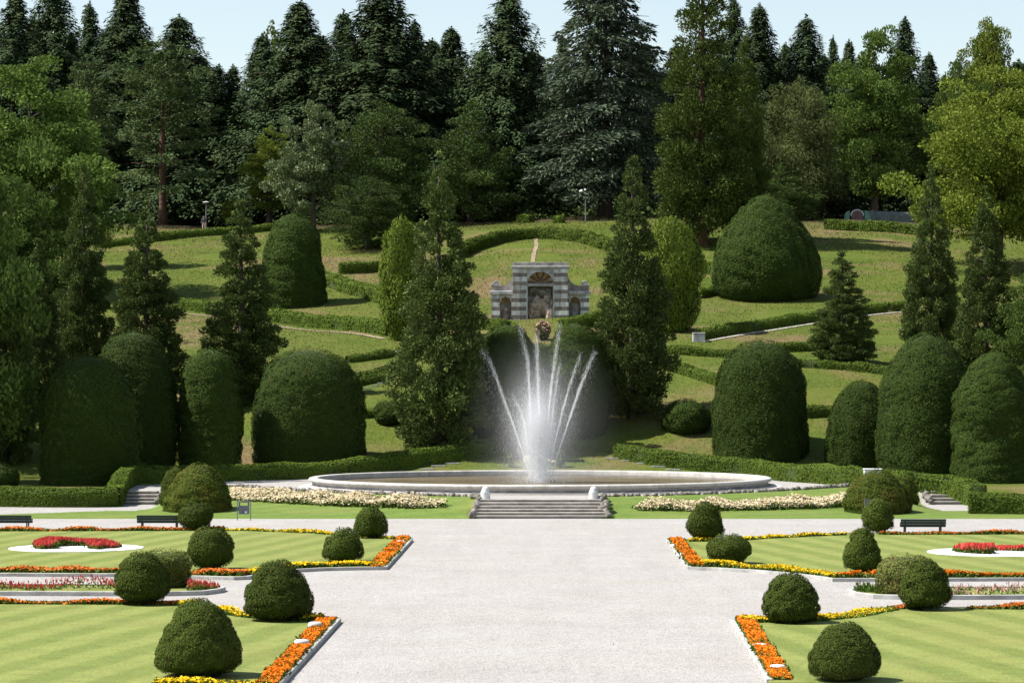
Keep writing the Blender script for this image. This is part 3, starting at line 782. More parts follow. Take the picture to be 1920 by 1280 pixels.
dome(1584, 1706, 880, 126.2, 'bell', 'yew_rust', 'large rust-topped yew mound on the right bank', 152, 'clipped_yew_mound', BM)
dome(1655, 1724, 888, 131.5, 'bell', 'yew_rust', 'smaller yew mound half hidden behind the right bank mound', 153, 'clipped_yew_mound', BM)
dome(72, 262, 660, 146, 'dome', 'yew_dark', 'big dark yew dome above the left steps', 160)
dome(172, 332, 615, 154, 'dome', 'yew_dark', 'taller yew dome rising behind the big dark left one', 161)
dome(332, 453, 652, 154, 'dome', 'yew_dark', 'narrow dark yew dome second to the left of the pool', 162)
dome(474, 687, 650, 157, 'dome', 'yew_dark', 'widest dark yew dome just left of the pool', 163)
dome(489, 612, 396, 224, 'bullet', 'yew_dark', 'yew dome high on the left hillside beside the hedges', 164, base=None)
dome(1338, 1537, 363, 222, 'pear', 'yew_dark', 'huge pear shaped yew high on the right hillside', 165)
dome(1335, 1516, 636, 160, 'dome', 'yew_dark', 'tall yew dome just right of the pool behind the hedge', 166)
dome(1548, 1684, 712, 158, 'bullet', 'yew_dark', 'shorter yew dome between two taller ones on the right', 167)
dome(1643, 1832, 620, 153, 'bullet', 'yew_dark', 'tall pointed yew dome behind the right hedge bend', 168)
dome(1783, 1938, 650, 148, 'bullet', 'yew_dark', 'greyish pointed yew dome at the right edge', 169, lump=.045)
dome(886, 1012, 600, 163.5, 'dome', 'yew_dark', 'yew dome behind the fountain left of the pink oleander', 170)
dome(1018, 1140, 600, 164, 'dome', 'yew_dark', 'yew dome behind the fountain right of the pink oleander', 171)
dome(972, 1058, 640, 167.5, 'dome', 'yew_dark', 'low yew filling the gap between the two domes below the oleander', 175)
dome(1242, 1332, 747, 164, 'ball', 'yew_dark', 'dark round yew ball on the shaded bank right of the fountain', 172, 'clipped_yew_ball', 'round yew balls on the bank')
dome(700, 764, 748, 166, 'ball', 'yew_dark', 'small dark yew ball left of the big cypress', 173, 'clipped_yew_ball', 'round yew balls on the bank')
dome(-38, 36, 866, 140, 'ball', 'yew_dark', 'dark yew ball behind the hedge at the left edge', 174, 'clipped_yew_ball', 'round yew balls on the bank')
FG = 'golden columnar yews on the hillside'
dome(710, 796, 402, 197, 'column', 'column', 'golden green columnar yew left of the grotto', 180, 'columnar_yew', FG, base=None, lump=.05, up=1.6, cat='shrub', ls=3.4)
dome(1204, 1316, 406, 196, 'column', 'column', 'golden tipped columnar yew right of the grotto', 181, 'columnar_yew', FG, base=None, lump=.05, up=1.6, cat='shrub', ls=3.4)

# ------------------------------------------------------------------ hedges
def hedge(pix, w, h, label, seed, mat='box', group='clipped box hedges', pts=None, lsz=2.2, cover=2.2, gaps=()):
    r = np.random.default_rng(seed)
    P = [G(*p) for p in pix] if pts is None else [Vector(p) for p in pts]
    out = []
    for a, b in zip(P[:-1], P[1:]):
        n = max(1, int((b-a).length/.6))
        for k in range(n): out.append(a.lerp(b, k/n))
    out.append(P[-1])
    c = out[len(out)//2].copy(); c.z = th(c.x, c.y)
    root = empty('hedge', c, label, 'hedge', group)
    pxm = F/c.y*1024/1920; L = lsz/pxm
    n = len(out); A = np.array([(p.x, p.y) for p in out])
    # smooth the line a little
    for _ in range(2): A[1:-1] = .25*A[:-2]+.5*A[1:-1]+.25*A[2:]
    d = unit(np.gradient(A, axis=0)); s = np.stack([-d[:, 1], d[:, 0]], 1)
    if (s[:, 1] < 0).mean() > .5: s = -s            # s points away from the viewer
    ctr = A+s*w*.5
    gz = np.minimum(terrain(A[:, 0], A[:, 1]), terrain(ctr[:, 0], ctr[:, 1]))
    gz2 = terrain(A[:, 0]+s[:, 0]*w, A[:, 1]+s[:, 1]*w)
    ztop = terrain(A[:, 0], A[:, 1])+h
    k5 = np.ones(5)/5; ztop = np.convolve(np.pad(ztop, 2, mode='edge'), k5, mode='valid')
    ztop = np.maximum(ztop, gz2+.12)
    ztop = ztop + .022*noise3(np.column_stack([A, np.zeros(n)]), 1.6, seed)
    # section corners, slightly inset for the solid inside
    ins = L*.5
    ch = .26*w
    sec = [(ins, 0, 0), (ins, 1, ch*.9), (ins+ch, 1, 0), (w-ins, 1, 0), (w-ins, 0, 0)]
    V = []
    for i in range(n):
        for off, t, dz_ in sec:
            V.append((*(A[i]+s[i]*off), (gz[i]-.15) if t == 0 else ztop[i]-ins-dz_))
    V = np.array(V); Q = []
    for i in range(n-1):
        for k in range(4): Q.append((5*i+k, 5*i+k+1, 5*i+6+k, 5*i+5+k))
    e0 = 5*n-5; Q += [(0, 1, 2, 3), (0, 3, 4, 4), (e0, e0+1, e0+2, e0+3), (e0, e0+3, e0+4, e0+4)]
    Q = [q for q in Q if len(set(q)) == 4]+[(0, 1, 3, 4), (e0, e0+1, e0+3, e0+4)]
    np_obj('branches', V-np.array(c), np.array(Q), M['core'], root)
    # leaves over front, top, back and both ends
    seg = np.linalg.norm(np.diff(A, axis=0), axis=1); tot = seg.sum()
    hh = float((ztop-gz).mean()); area = tot*(2*hh+w)+2*w*hh
    m = int(min(42000, cover*area/(L*L*.3)))
    kk = r.choice(n-1, m, p=seg/tot); t = r.uniform(0, 1, m)
    cut_ = np.cumsum([hh, w, hh*.6])/(hh*1.6+w); u = r.uniform(0, 1, m)
    lerp = lambda arr: arr[kk]*(1-t)[:, None]+arr[kk+1]*t[:, None] if arr.ndim == 2 else arr[kk]*(1-t)+arr[kk+1]*t
    pa, ps, zb, ztp = lerp(A), unit(lerp(s)), lerp(gz), lerp(ztop)
    v = r.uniform(0, 1, m)
    off = np.where(u < cut_[0], 0, np.where(u < cut_[1], v*w, w)); zz = np.where((u >= cut_[0]) & (u < cut_[1]), ztp, zb+(ztp-zb)*v)
    Nn = np.zeros((m, 3)); f = u < cut_[0]; tp = (u >= cut_[0]) & (u < cut_[1]); bk = u >= cut_[1]
    Nn[f, :2] = -ps[f]; Nn[tp, 2] = 1; Nn[bk, :2] = ps[bk]
    zz = np.where(f, zb+(ztp-ch*.9-zb)*v, zz); sh_ = tp & (off < ch); zz = np.where(sh_, ztp-(ch-off)*.9, zz)
    Nn[sh_, :2] = -ps[sh_]*.65; Nn = unit(Nn)
    P3 = np.column_stack([pa+ps*off[:, None], zz])
    # ends
    me_ = max(20, int(cover*2*w*hh/(L*L*.3))); e = r.integers(0, 2, me_); ie = np.where(e == 0, 0, n-1)
    pe = np.column_stack([A[ie]+s[ie]*(r.uniform(0, 1, me_)*w)[:, None], gz[ie]+(ztop[ie]-gz[ie])*r.uniform(0, 1, me_)])
    ne = np.column_stack([np.where((e == 0)[:, None], -d[ie], d[ie]), np.zeros(me_)])
    P3 = np.concatenate([P3, pe]); Nn = np.concatenate([Nn, ne]); m = len(P3)
    P3 = P3+Nn*((r.uniform(-.9, .3, m)+.3*noise3(P3, 3.2, seed+3))*L)[:, None]
    T = unit(np.cross(Nn, rand_unit(r, m)))
    D = unit(Nn*r.uniform(-.1, .7, m)[:, None]+T+np.array([0, 0, .1]))
    V, Q = leaf_arrays(P3-np.array(c), D, unit(Nn+.38*rand_unit(r, m)), L*r.uniform(.7, 1.5, m), L*r.uniform(.36, .66, m))
    np_obj('leaves', V, Q, M[mat], root)
    return root
hedge([(250, 907), (330, 905), (480, 901), (600, 897), (652, 894)], .8, .9, 'long low hedge behind the terrace left of the pool', 201)
hedge([(655, 894), (700, 889), (760, 879), (830, 869), (895, 858), (938, 850)], .8, 1.0, 'dark hedge climbing behind the pool rim on the left', 202)
hedge([(1150, 858), (1185, 866), (1222, 873), (1300, 882), (1400, 891), (1480, 903), (1600, 911), (1700, 920)], .8, .92, 'long sunlit hedge curving behind the pool on the right', 203)
hedge([(1703, 920), (1755, 927), (1795, 936), (1818, 948)], .9, 1.05, 'bright curved hedge end beside the right steps', 204)
hedge([(1818, 963), (1850, 963), (1920, 964), (2060, 966)], .8, .95, 'low hedge along the walk at the right edge', 205)
hedge([(-120, 949), (0, 950), (100, 951), (190, 951), (221, 950)], 1.0, .95, 'low sunlit-topped hedge along the walk at the left edge', 206)
hedge(None, .9, 1.0, 'hedge return running back beside the left steps', 207, pts=[(-22.05, 134.6, 0), (-22.3, 138, 0), (-22.6, 143, 0), (-22.9, 149, 0)])
# hillside
HG = 'hillside terrace hedges'
hs = [
 ([(868, 485), (895, 470), (940, 456), (975, 450), (1010, 448), (1050, 450), (1090, 456), (1125, 467), (1150, 478)], .9, 1.15, 'arched hedge crowning the slope above the grotto'),
 ([(190, 466), (300, 452), (415, 441), (515, 432)], .9, .75, 'hedge along the crest of the left hillside'),
 ([(1545, 430), (1620, 434), (1722, 442)], .9, 1.05, 'hedge along the crest before the barrel shelter'),
 ([(594, 530), (632, 545), (670, 557), (712, 570)], 1.1, 1.1, 'thick hedge descending right from the left hillside dome'),
 ([(640, 514), (680, 513), (722, 509)], .9, 1.0, 'short hedge rising toward the left golden yew'),
 ([(338, 580), (420, 591), (513, 605), (610, 616), (722, 630)], 1.0, 1.0, 'longest straight hedge crossing the left hillside'),
 ([(655, 681), (700, 676), (746, 668)], .8, .5, 'low hedge end at the small path left of the big cypress'),
 ([(686, 712), (720, 703), (756, 692)], .7, .45, 'upper of two low hedges by the left garden steps'),
 ([(676, 724), (715, 715), (756, 702)], .6, .4, 'lower of two low hedges by the left garden steps'),
 ([(684, 785), (702, 783)], .7, .6, 'dark hedge stub left of the small yew ball'),
 ([(1226, 690), (1262, 698), (1300, 710), (1342, 724)], .7, .65, 'leggy low hedge descending right behind the right cypress'),
 ([(1236, 662), (1300, 668), (1378, 672)], .8, .55, 'shaded dark hedge on the slope below the white block'),
 ([(1322, 637), (1400, 623), (1470, 612), (1540, 601), (1620, 591), (1664, 585)], .8, .72, 'sunlit straight hedge above the white path on the right slope'),
 ([(1674, 584), (1706, 580)], .8, .7, 'short hedge piece after a gap on the right slope'),
 ([(1462, 661), (1530, 659), (1600, 657), (1642, 656)], .8, .65, 'dark low hedge crossing behind the slim right cypress'),
 ([(1496, 690), (1545, 692), (1620, 698), (1682, 707)], .8, .6, 'lower hedge line behind the slim right cypress'),
 ([(1508, 784), (1568, 783)], .8, .75, 'dark stub of hedge between two right yew domes'),
 ([(1302, 507), (1344, 519)], .8, .9, 'small hedge corner between columnar yew and huge yew'),
 ([(1316, 560), (1350, 552)], .8, .75, 'short low hedge at the foot of the huge pear shaped yew'),
 ([(866, 622), (900, 618), (940, 622)], .9, .8, 'clipped hedge curving below the left wing of the grotto'),
 ([(1066, 622), (1100, 614), (1140, 606)], .9, .9, 'clipped hedge curving below the right wing of the grotto'),
 ([(968, 418), (992, 418)], .8, .9, 'dark hedge block behind the arched hedge on the hilltop'),
 ([(1036, 419), (1056, 419)], .8, .85, 'bright hedge block behind the arched hedge on the hilltop'),
]
for i, (p, w, h, lab) in enumerate(hs):
    hedge(p, w, h, lab, 220+i, 'box', HG, lsz=2.2)

# ------------------------------------------------------------------ trees
def trunk_mesh(name, H, r0, seed, mat, limbs=(), lean=.3, top=.96):
    r = np.random.default_rng(seed); mb = MB(); n = 10
    pts = [(lean*math.sin(i*.8+seed)*i/n*.5, lean*math.cos(i*.6+seed)*i/n*.5, H*top*i/n) for i in range(n+1)]
    rad = [r0*(1.35 if i == 0 else 1)*(1-i/n)**.85+.03 for i in range(n+1)]
    pts[0] = (pts[0][0], pts[0][1], -.4)
    mb.tube(pts, rad, 9)
    for a, b, rr in limbs:
        a = Vector(a); b = Vector(b); mid = a.lerp(b, .5)+Vector((0, 0, (b-a).length*.08))
        mb.tube([a, mid, b], [rr, rr*.65, rr*.25], 6)
    return mb, mat

PROTO = {}
def proto(key, name, crown_arrays, crown_mat, tr, H, Rr):
    V, Q = crown_arrays
    me = np_mesh('crown', V, Q); me.materials.append(crown_mat)
    mb, bm_ = tr
    mt = bpy.data.meshes.new('trunk'); mt.from_pydata(mb.v, [], mb.f); mt.update(); mt.materials.append(bm_)
    mt.polygons.foreach_set('use_smooth', [True]*len(mt.polygons))
    PROTO[key] = (name, me, mt, H, Rr)

def cat_arr(parts):
    V = np.concatenate([p[0] for p in parts]); o = 0; Q = []
    for p in parts: Q.append(p[1]+o); o += len(p[0])
    return V, np.concatenate(Q)

def spruce_crown(H, Rr, seed, nb=400, base=.06, droop=.45, pw=.85, dens=20, leafL=.55, leafW=.17, thin=0.):
    r = np.random.default_rng(seed); Ps, Ds, Ns = [], [], []
    for k in range(nb):
        t = base+(.985-base)*((k+r.uniform(-.4, .4))/nb); t = min(max(t, base), .988)
        az = k*2.39996+r.normal(0, .25)
        L = Rr*((1-t)**pw)*r.uniform(.5, 1.22)+.22
        if r.uniform() < thin: L *= .55
        m = int(L*dens)+7
        s = r.uniform(.08, 1, m)**.75
        lat = r.normal(0, 1, m)*.16*L*(1.15-s)*1.1+r.normal(0, .08, m)
        o = np.array([math.cos(az), math.sin(az)]); q = np.array([-o[1], o[0]])
        zc = t*H+L*(.18*s-droop*s*s)+.12*L*np.clip(s-.8, 0, 1)*3
        hang = r.uniform(0, 1, m)**1.25*(.45+.34*L)*(.5+s*.5)
        P = np.column_stack([o[0]*L*s+q[0]*lat, o[1]*L*s+q[1]*lat, zc-hang])
        D = np.column_stack([o[0]*.6+q[0]*np.sign(lat)*.5, o[1]*.6+q[1]*np.sign(lat)*.5, -.55-hang*1.1])+r.normal(0, .25, (m, 3))
        Ps.append(P); Ds.append(D); Ns.append(np.column_stack([np.tile(o, (m, 1))+q*np.sign(lat)[:, None]*.5, np.full(m, .45)])+.6*rand_unit(r, m))
    P = np.concatenate(Ps); D = np.concatenate(Ds); n = len(P)
    # leader
    kz = r.uniform(.93, 1.0, 60); P = np.concatenate([P, np.column_stack([r.normal(0, .12, 60)*(1.02-kz)*14, r.normal(0, .12, 60)*(1.02-kz)*14, kz*H])])
    D = np.concatenate([D, np.column_stack([r.normal(0, .5, 60), r.normal(0, .5, 60), np.ones(60)])]); n = len(P)
    return leaf_arrays(P, D, np.concatenate(Ns+[rand_unit(r, 60)]), leafL*r.uniform(.6, 1.4, n), leafW*r.uniform(.7, 1.4, n))

def clump_crown(env, H, Rr, seed, nc, rc, m, leafL, leafW, zflat=.75, up=.3, inner=.45, z0=.1, outward=.5, jit=.18, hang=0.):
    r = np.random.default_rng(seed); env = np.array(env)
    zs = np.linspace(z0, .985, 200); rs = np.interp(zs, env[:, 0], env[:, 1]); cdf = np.cumsum(rs+.22); cdf /= cdf[-1]
    Ps, Ds, Fs = [], [], []
    for k in range(nc):
        t = float(np.interp((k+.5)/nc if r.uniform() < .7 else r.uniform(), cdf, zs)); az = k*2.39996+r.normal(0, .4)
        er = float(np.interp(t, env[:, 0], env[:, 1]))*Rr
        rad = er*(1-(1-inner)*r.uniform(0, 1)**2.2)*(1+r.normal(0, jit))
        rr = rc*r.uniform(.65, 1.35)*(.28+.72*er/Rr)
        rad = max(0, rad-rr*.5)
        c = np.array([rad*math.cos(az), rad*math.sin(az), t*H+r.normal(0, rr*.4)])
        mm = int(m*(rr/rc)**2)+8
        d = rand_unit(r, mm); d[:, 2] = d[:, 2]*.9+.15; d = unit(d)
        q = d*(rr*r.uniform(.35, 1.08, mm)**.6)[:, None]; q[:, 2] *= zflat
        if hang: q[:, 2] -= hang*rr*r.uniform(0, 1, mm)**2*2
        o = np.array([math.cos(az), math.sin(az), 0])
        Ps.append(c+q); Ds.append(d*.5+o*outward+np.array([0, 0, up])+r.normal(0, .45, (mm, 3))); Fs.append(d+o*.45+.55*rand_unit(r, mm))
    P = np.concatenate(Ps); D = np.concatenate(Ds); n = len(P)
    return leaf_arrays(P, D, unit(np.concatenate(Fs)), leafL*r.uniform(.6, 1.4, n), leafW*r.uniform(.7, 1.4, n))

def tier_crown(H, Rr, seed, nb=64, base=.1, leafL=.5, leafW=.16, pw=.7, dens=60, droop=.22, thick=.22, asym=0.):
    r = np.random.default_rng(seed); Ps, Ds = [], []
    for k in range(nb):
        t = base+(.97-base)*(k+r.uniform(-.4, .4))/nb; az = k*2.39996+r.normal(0, .35)
        L = Rr*(1-t)**pw*r.uniform(.6, 1.15)+.6
        m = int(L*dens); s = r.uniform(.15, 1, m)**.7
        wid = (.28*L*np.sin(np.clip(s, 0, 1)*2.6)+.15)
        lat = r.uniform(-1, 1, m)*wid
        o = np.array([math.cos(az), math.sin(az)]); q = np.array([-o[1], o[0]])
        zc = t*H+L*(.22*s-droop*1.6*s*s)-.35*np.abs(lat)**1.3*.5
        hang = r.uniform(0, 1, m)**2.2*(thick*3.2)
        P = np.column_stack([o[0]*L*s+q[0]*lat, o[1]*L*s+q[1]*lat, zc-hang+r.normal(0, .06, m)])
        D = np.column_stack([o[0]*.7+q[0]*np.sign(lat)*.6, o[1]*.7+q[1]*np.sign(lat)*.6, -.15-hang*.8])+r.normal(0, .28, (m, 3))
        Ps.append(P); Ds.append(D)
    P = np.concatenate(Ps); D = np.concatenate(Ds); n = len(P)
    return leaf_arrays(P, D, unit(rand_unit(r, n)+np.array([0, 0, .9])), leafL*r.uniform(.6, 1.4, n), leafW*r.uniform(.7, 1.4, n))

def limbs_for(H, Rr, seed, n, z0, z1, r0, up=.2):
    r = random.Random(seed); out = []
    for k in range(n):
        t = z0+(z1-z0)*(k+r.random())/n; a = k*2.4+r.uniform(-.4, .4); L = Rr*r.uniform(.5, .85)*(1-max(0, t-.4)*.7)
        out.append(((0, 0, H*t), (L*math.cos(a), L*math.sin(a), H*t+L*r.uniform(up-.15, up+.25)), r0*(1-t)*.6+.04))
    return out

H0 = 25.
for k in range(4):
    nb, dr, pw = [(540, .45, .88), (520, .55, .80), (460, .38, .98), (560, .6, .84)][k]
    proto('spruce%d' % k, 'spruce', spruce_crown(H0, 4.2, 300+k, nb, [.06, .1, .05, .14][k], dr, pw, 44, .30, .085, thin=[.0, .1, .2, .05][k]), M['spruce'], trunk_mesh('t', H0, .36, k, M['bark'], limbs_for(H0, 3.0, k, 18, .08, .8, .12, -.1)), H0, 4.2)
for k in range(2):
    parts = []
    r = np.random.default_rng(330+k)
    parts.append(tier_crown(H0, 5.0, 331+k, 30, .16, .42, .14, .5, 95, .06, .28))
    parts.append(clump_crown([(0, .2), (.2, .5), (.5, .9), (.75, .95), (.9, .7), (1, .15)], H0, 4.6, 335+k, 60, 1.15, 90, .42, .14, .5, .6, .3, .5))
    proto('pine%d' % k, 'pine_tree', cat_arr(parts), M['pine'], trunk_mesh('t', H0, .34, 5+k, M['redbark'], limbs_for(H0, 4.4, 5+k, 26, .2, .93, .16, .1), .25), H0, 5.0)
proto('cedar', 'cedar_tree', cat_arr([tier_crown(H0, 6.6, 340, 120, .10, .5, .15, .55, 62, .24, .3), spruce_crown(H0, 4.6, 341, 160, .1, .3, .8, 16, .5, .16)]), M['cedar'],
      trunk_mesh('t', H0, .5, 9, M['bark'], limbs_for(H0, 6, 9, 30, .12, .95, .2, .05), .2), H0, 6.6)
CONE = [(0, .55), (.06, .85), (.14, 1), (.3, .93), (.5, .76), (.7, .53), (.85, .33), (.95, .16), (1, .03)]
CONE2 = [(0, .45), (.05, .78), (.12, .97), (.25, 1), (.42, .86), (.6, .64), (.75, .46), (.88, .28), (.96, .13), (1, .03)]
for k in range(3):
    proto('thuja%d' % k, 'cypress_tree', clump_crown([CONE, CONE2, CONE][k], 16., 3.0, 350+k, 320, .66, 270, .22, .095, .72, .45, .4, .03, .7, .07, .15), M['thuja'],
          trunk_mesh('t', 16., .28, 11+k, M['bark'], limbs_for(16., 2.2, 11+k, 20, .05, .8, .1, .1), .15), 16., 3.0)
TALL = [(0, .4), (.08, .86), (.16, 1), (.4, .86), (.6, .67), (.8, .42), (.93, .19), (1, .03)]
for k in range(2):
    proto('bigthuja%d' % k, 'tall_cypress_tree', clump_crown(TALL, 25., 4.4, 360+k, 260, 1.15, 300, .30, .12, .68, .4, .4, .06, .65, .1, .2), M['bigthuja'],
          trunk_mesh('t', 25., .4, 15+k, M['redbark'], limbs_for(25., 3.4, 15+k, 22, .08, .85, .15, .05), .2), 25., 4.4)
OV = [(0, .2), (.12, .45), (.25, .78), (.45, 1), (.65, .96), (.82, .72), (.93, .42), (1, .1)]
OV2 = [(0, .45), (.1, .75), (.25, .95), (.5, 1), (.7, .85), (.85, .6), (.95, .3), (1, .08)]
def broad(key, name, mat, seed, H=16., Rr=5.5, env=OV, nc=150, rc=1.45, m=330, lL=.25, lW=.17, z0=.18, hang=0., up=.25, bark='bark', zflat=.55, jit=.24):
    proto(key, name, clump_crown(env, H, Rr, seed, nc, rc, m, lL, lW, zflat, up, .3, z0, .35, jit, hang), M[mat], trunk_mesh('t', H, .36, seed % 17, M[bark], limbs_for(H, Rr, seed, 14, .18, .75, .2, .45), .5, .85), H, Rr)
broad('maple0', 'maple_tree', 'broad', 371); broad('maple1', 'maple_tree', 'broad', 372, env=OV2)
broad('poplar', 'poplar_tree', 'lime', 373, Rr=3.2, nc=110, rc=1.0, m=200)
broad('oak0', 'oak_tree', 'lime', 374, Rr=6.5, nc=190, rc=1.5, m=330, env=OV2, jit=.28); broad('oak1', 'oak_tree', 'lime', 375, Rr=5.0)
broad('magnolia', 'magnolia_tree', 'silver', 376, env=OV2, rc=1.15, nc=130, m=230, lL=.32, lW=.2)
broad('willow', 'weeping_tree', 'olive', 377, env=OV2, hang=.6, lW=.08, lL=.42, m=330, up=-.6)
broad('yew0', 'yew_tree', 'darkbroad', 378, env=OV2, nc=240, rc=1.25, m=210, lL=.3, lW=.11, z0=.05, up=.4, jit=.16); broad('yew1', 'yew_tree', 'darkbroad', 379, env=CONE2, nc=240, rc=1.25, m=210, lL=.3, lW=.11, z0=.05, up=.4)

tr_i = [0]
def tree(key, cx_, yt, hw, Y, label, group, name=None, zoff=-.15, rz=None):
    nm, me, mt, H, Rr = PROTO[key]; tr_i[0] += 1; r = random.Random(1000+tr_i[0])
    x = (cx_-PX)/F*Y; zb = th(x, Y)+zoff; h = HC+(PY-yt)/F*Y-zb; s = hw/F*Y/Rr
    root = empty(name or nm, (x, Y, zb), label, 'tree', group, r.uniform(0, 6.28) if rz is None else rz)
    s *= 2.5 if key.startswith('spruce') else 1.04 if key.startswith('thuja') else 1.08
    root.scale = (s, s, h/H)
    c = link(bpy.data.objects.new('crown', me), root); t = link(bpy.data.objects.new('trunk', mt), root)
    return root
GS = 'dark spruces along the hilltop'; GD = 'broadleaf trees on the hill'; GC = 'feathery cypresses on the slope'; GP = 'pines in the left wood'; GY = 'dark yew trees at the wood edge'
T = [
 # foreground cypresses
 ('thuja0', 824, 286, 88, 160.5, 'big feathery cypress standing left of the fountain', GC),
 ('thuja1', 1186, 281, 76, 166, 'tall feathery cypress standing right of the fountain', GC),
 ('thuja2', 452, 366, 74, 172, 'slim cypress above the widest left yew dome', GC),
 ('thuja0', 274, 378, 72, 170, 'dark cypress behind the rounded left yew domes', GC),
 ('thuja1', 156, 296, 56, 176, 'narrow tall cypress rising left of the dark one', GC),
 ('thuja2', 70, 440, 52, 168, 'short dark cypress over the shoulder of the big left dome', GC),
 ('thuja0', 10, 400, 60, 158, 'dark cypress cut by the left edge', GC),
 ('thuja2', 1580, 466, 58, 180, 'slim bluish cypress alone on the right slope', GC),
 ('thuja1', 1746, 300, 52, 182, 'upright cypress, left one of the right-hand pair', GC),
 ('thuja0', 1848, 350, 60, 176, 'upright cypress, right one of the right-hand pair', GC),
 ('maple1', 1950, 480, 70, 170, 'leafy green tree half cut by the right edge beside the pair', GD),
 # wood, left to right
 ('spruce0', 30, -18, 66, 318, 'spruce at the far left of the skyline', GS),
 ('spruce1', 100, -50, 66, 330, 'second spruce from the left on the skyline', GS),
 ('spruce2', 168, 2, 58, 336, 'thin spruce with gaps left of the tall left peak', GS),
 ('spruce3', 238, -30, 72, 325, 'tall spruce peak at the upper left with stray branches', GS),
 ('spruce1', 336, 26, 78, 320, 'spruce directly behind the red trunked pine', GS),
 ('pine0', 305, 62, 100, 290, 'layered pine with visible red brown trunk on the left', GP),
 ('pine1', 165, 100, 66, 298, 'bushy pine left of the red trunked one', GP),
 ('spruce2', 437, 120, 52, 322, 'small spruce in the notch right of the pine', GS),
 ('spruce0', 492, 62, 62, 320, 'spruce in front of the pale poplar', GS),
 ('poplar', 508, 36, 40, 338, 'pale poplar peeping between spruces on the left skyline', GD),
 ('spruce3', 562, -2, 82, 308, 'broad spruce with a sharp peak left of centre', GS),
 ('spruce1', 645, 18, 60, 330, 'spruce squeezed between two broad ones left of centre', GS),
 ('spruce0', 716, -48, 100, 303, 'widest spruce, its tip above the picture, left of centre', GS),
 ('spruce2', 778, 36, 54, 316, 'spruce leaning on the right flank of the widest one', GS),
 ('spruce3', 846, 48, 60, 310, 'shorter pointed spruce standing clear left of the centre', GS),
 ('spruce1', 953, -30, 72, 298, 'dense narrow spruce straight above the grotto', GS),
 ('spruce2', 1055, 62, 44, 330, 'small spruce half hidden by the blue cedar', GS),
 ('cedar', 1135, -90, 148, 292, 'big blue cedar with drooping tiers above the right of the grotto', 'blue cedars'),
 ('bigthuja0', 1316, -115, 88, 258, 'tall sunlit cypress with its trunk visible beside the huge yew', 'tall sunlit cypresses'),
 ('bigthuja1', 1396, 60, 50, 263, 'shorter sunlit cypress merging with the tall one', 'tall sunlit cypresses'),
 ('spruce2', 1376, -10, 52, 326, 'spruce tip just right of the tall sunlit cypress', GS),
 ('spruce0', 1424, 6, 58, 318, 'pointed spruce above the huge pear shaped yew', GS),
 ('spruce3', 1473, 78, 42, 328, 'low spruce between two pointed ones on the right', GS),
 ('spruce1', 1512, 28, 60, 320, 'dark pointed spruce over the weeping tree', GS),
 ('spruce2', 1562, 66, 34, 338, 'thin bare topped spruce right of the weeping tree', GS),
 ('spruce0', 1592, 72, 36, 332, 'small spruce against the green maple', GS),
 ('maple0', 1640, 52, 88, 302, 'fresh green maple above the barrel shelter', GD),
 ('spruce2', 1697, 30, 54, 322, 'spruce with a bare spire right of the maple', GS),
 ('spruce3', 1742, 96, 40, 326, 'low spruce sloping down to the skyline notch', GS),
 ('maple1', 1792, 110, 62, 306, 'light green tree in the right skyline notch', GD),
 ('oak1', 1852, 42, 60, 316, 'yellow green tree with the highest tip at right', GD),
 ('oak0', 1872, 120, 140, 246, 'wide yellow green oak filling the right edge', GD),
 ('willow', 1500, 142, 84, 294, 'olive weeping tree behind the huge pear shaped yew', GD),
 ('yew1', 1470, 300, 62, 288, 'dark low tree in the shade behind the huge yew', GY),
 ('yew0', 712, 188, 92, 284, 'dark rounded yew tree left of the grotto slope', GY),
 ('yew1', 882, 180, 86, 290, 'dark yew tree above the left end of the arched hedge', GY),
 ('yew0', 690, 330, 72, 262, 'sprawling yew tree spilling onto the bare slope', GY),
 ('magnolia', 588, 186, 66, 279, 'pale glossy leaved magnolia above the left hillside dome', GD),
 ('poplar', 505, 235, 42, 292, 'thin yellow green sapling left of the magnolia', GD),
 ('maple0', 52, 112, 150, 232, 'large leafy maple filling the upper left edge', GD),
 ('maple1', 160, 190, 40, 250, 'small leafy maple right of the large one', GD),
 ('maple1', 28, 330, 105, 196, 'leafy tree below the large maple at the left edge', GD),
 ('poplar', 436, 368, 18, 288, 'young sapling beside the lamp at the left crest', GD),
]
for t in T: tree(*t)
# deeper rows of the wood that close the view between the trunks
GB = 'inner spruces deep in the hilltop wood'
for k, (x, yt) in enumerate([(-20, 60), (65, 80), (135, 110), (205, 95), (270, 120), (375, 150), (410, 170), (525, 140), (600, 110), (680, 120), (745, 110), (810, 120), (905, 140), (1000, 140), (1100, 150), (1210, 130), (1270, 130), (1345, 120), (1450, 150), (1545, 150), (1620, 150), (1680, 150), (1770, 190), (1830, 170), (1910, 160)]):
    tree('spruce%d' % (k % 4), x, yt-50, 66, 345+(k % 3)*9, 'inner spruce deep in the wood, %s' % ['behind the far left skyline spruces', 'behind the second skyline spruce', 'behind the thin left spruce', 'behind the tall left peak', 'behind the left of the layered pine', 'behind the right of the layered pine', 'behind the notch beside the pine', 'behind the pale poplar', 'behind the broad peaked spruce', 'behind the squeezed spruce', 'behind the widest spruce', 'behind the spruce leaning on the widest', 'left of the spruce above the grotto', 'right of the spruce above the grotto', 'behind the left of the blue cedar', 'behind the right of the blue cedar', 'left of the tall sunlit cypress', 'behind the tall sunlit cypress', 'behind the low right spruce', 'behind the weeping tree', 'left of the green maple', 'right of the green maple', 'behind the low sloping spruce', 'behind the light green notch tree', 'behind the wide oak'][k], GB)
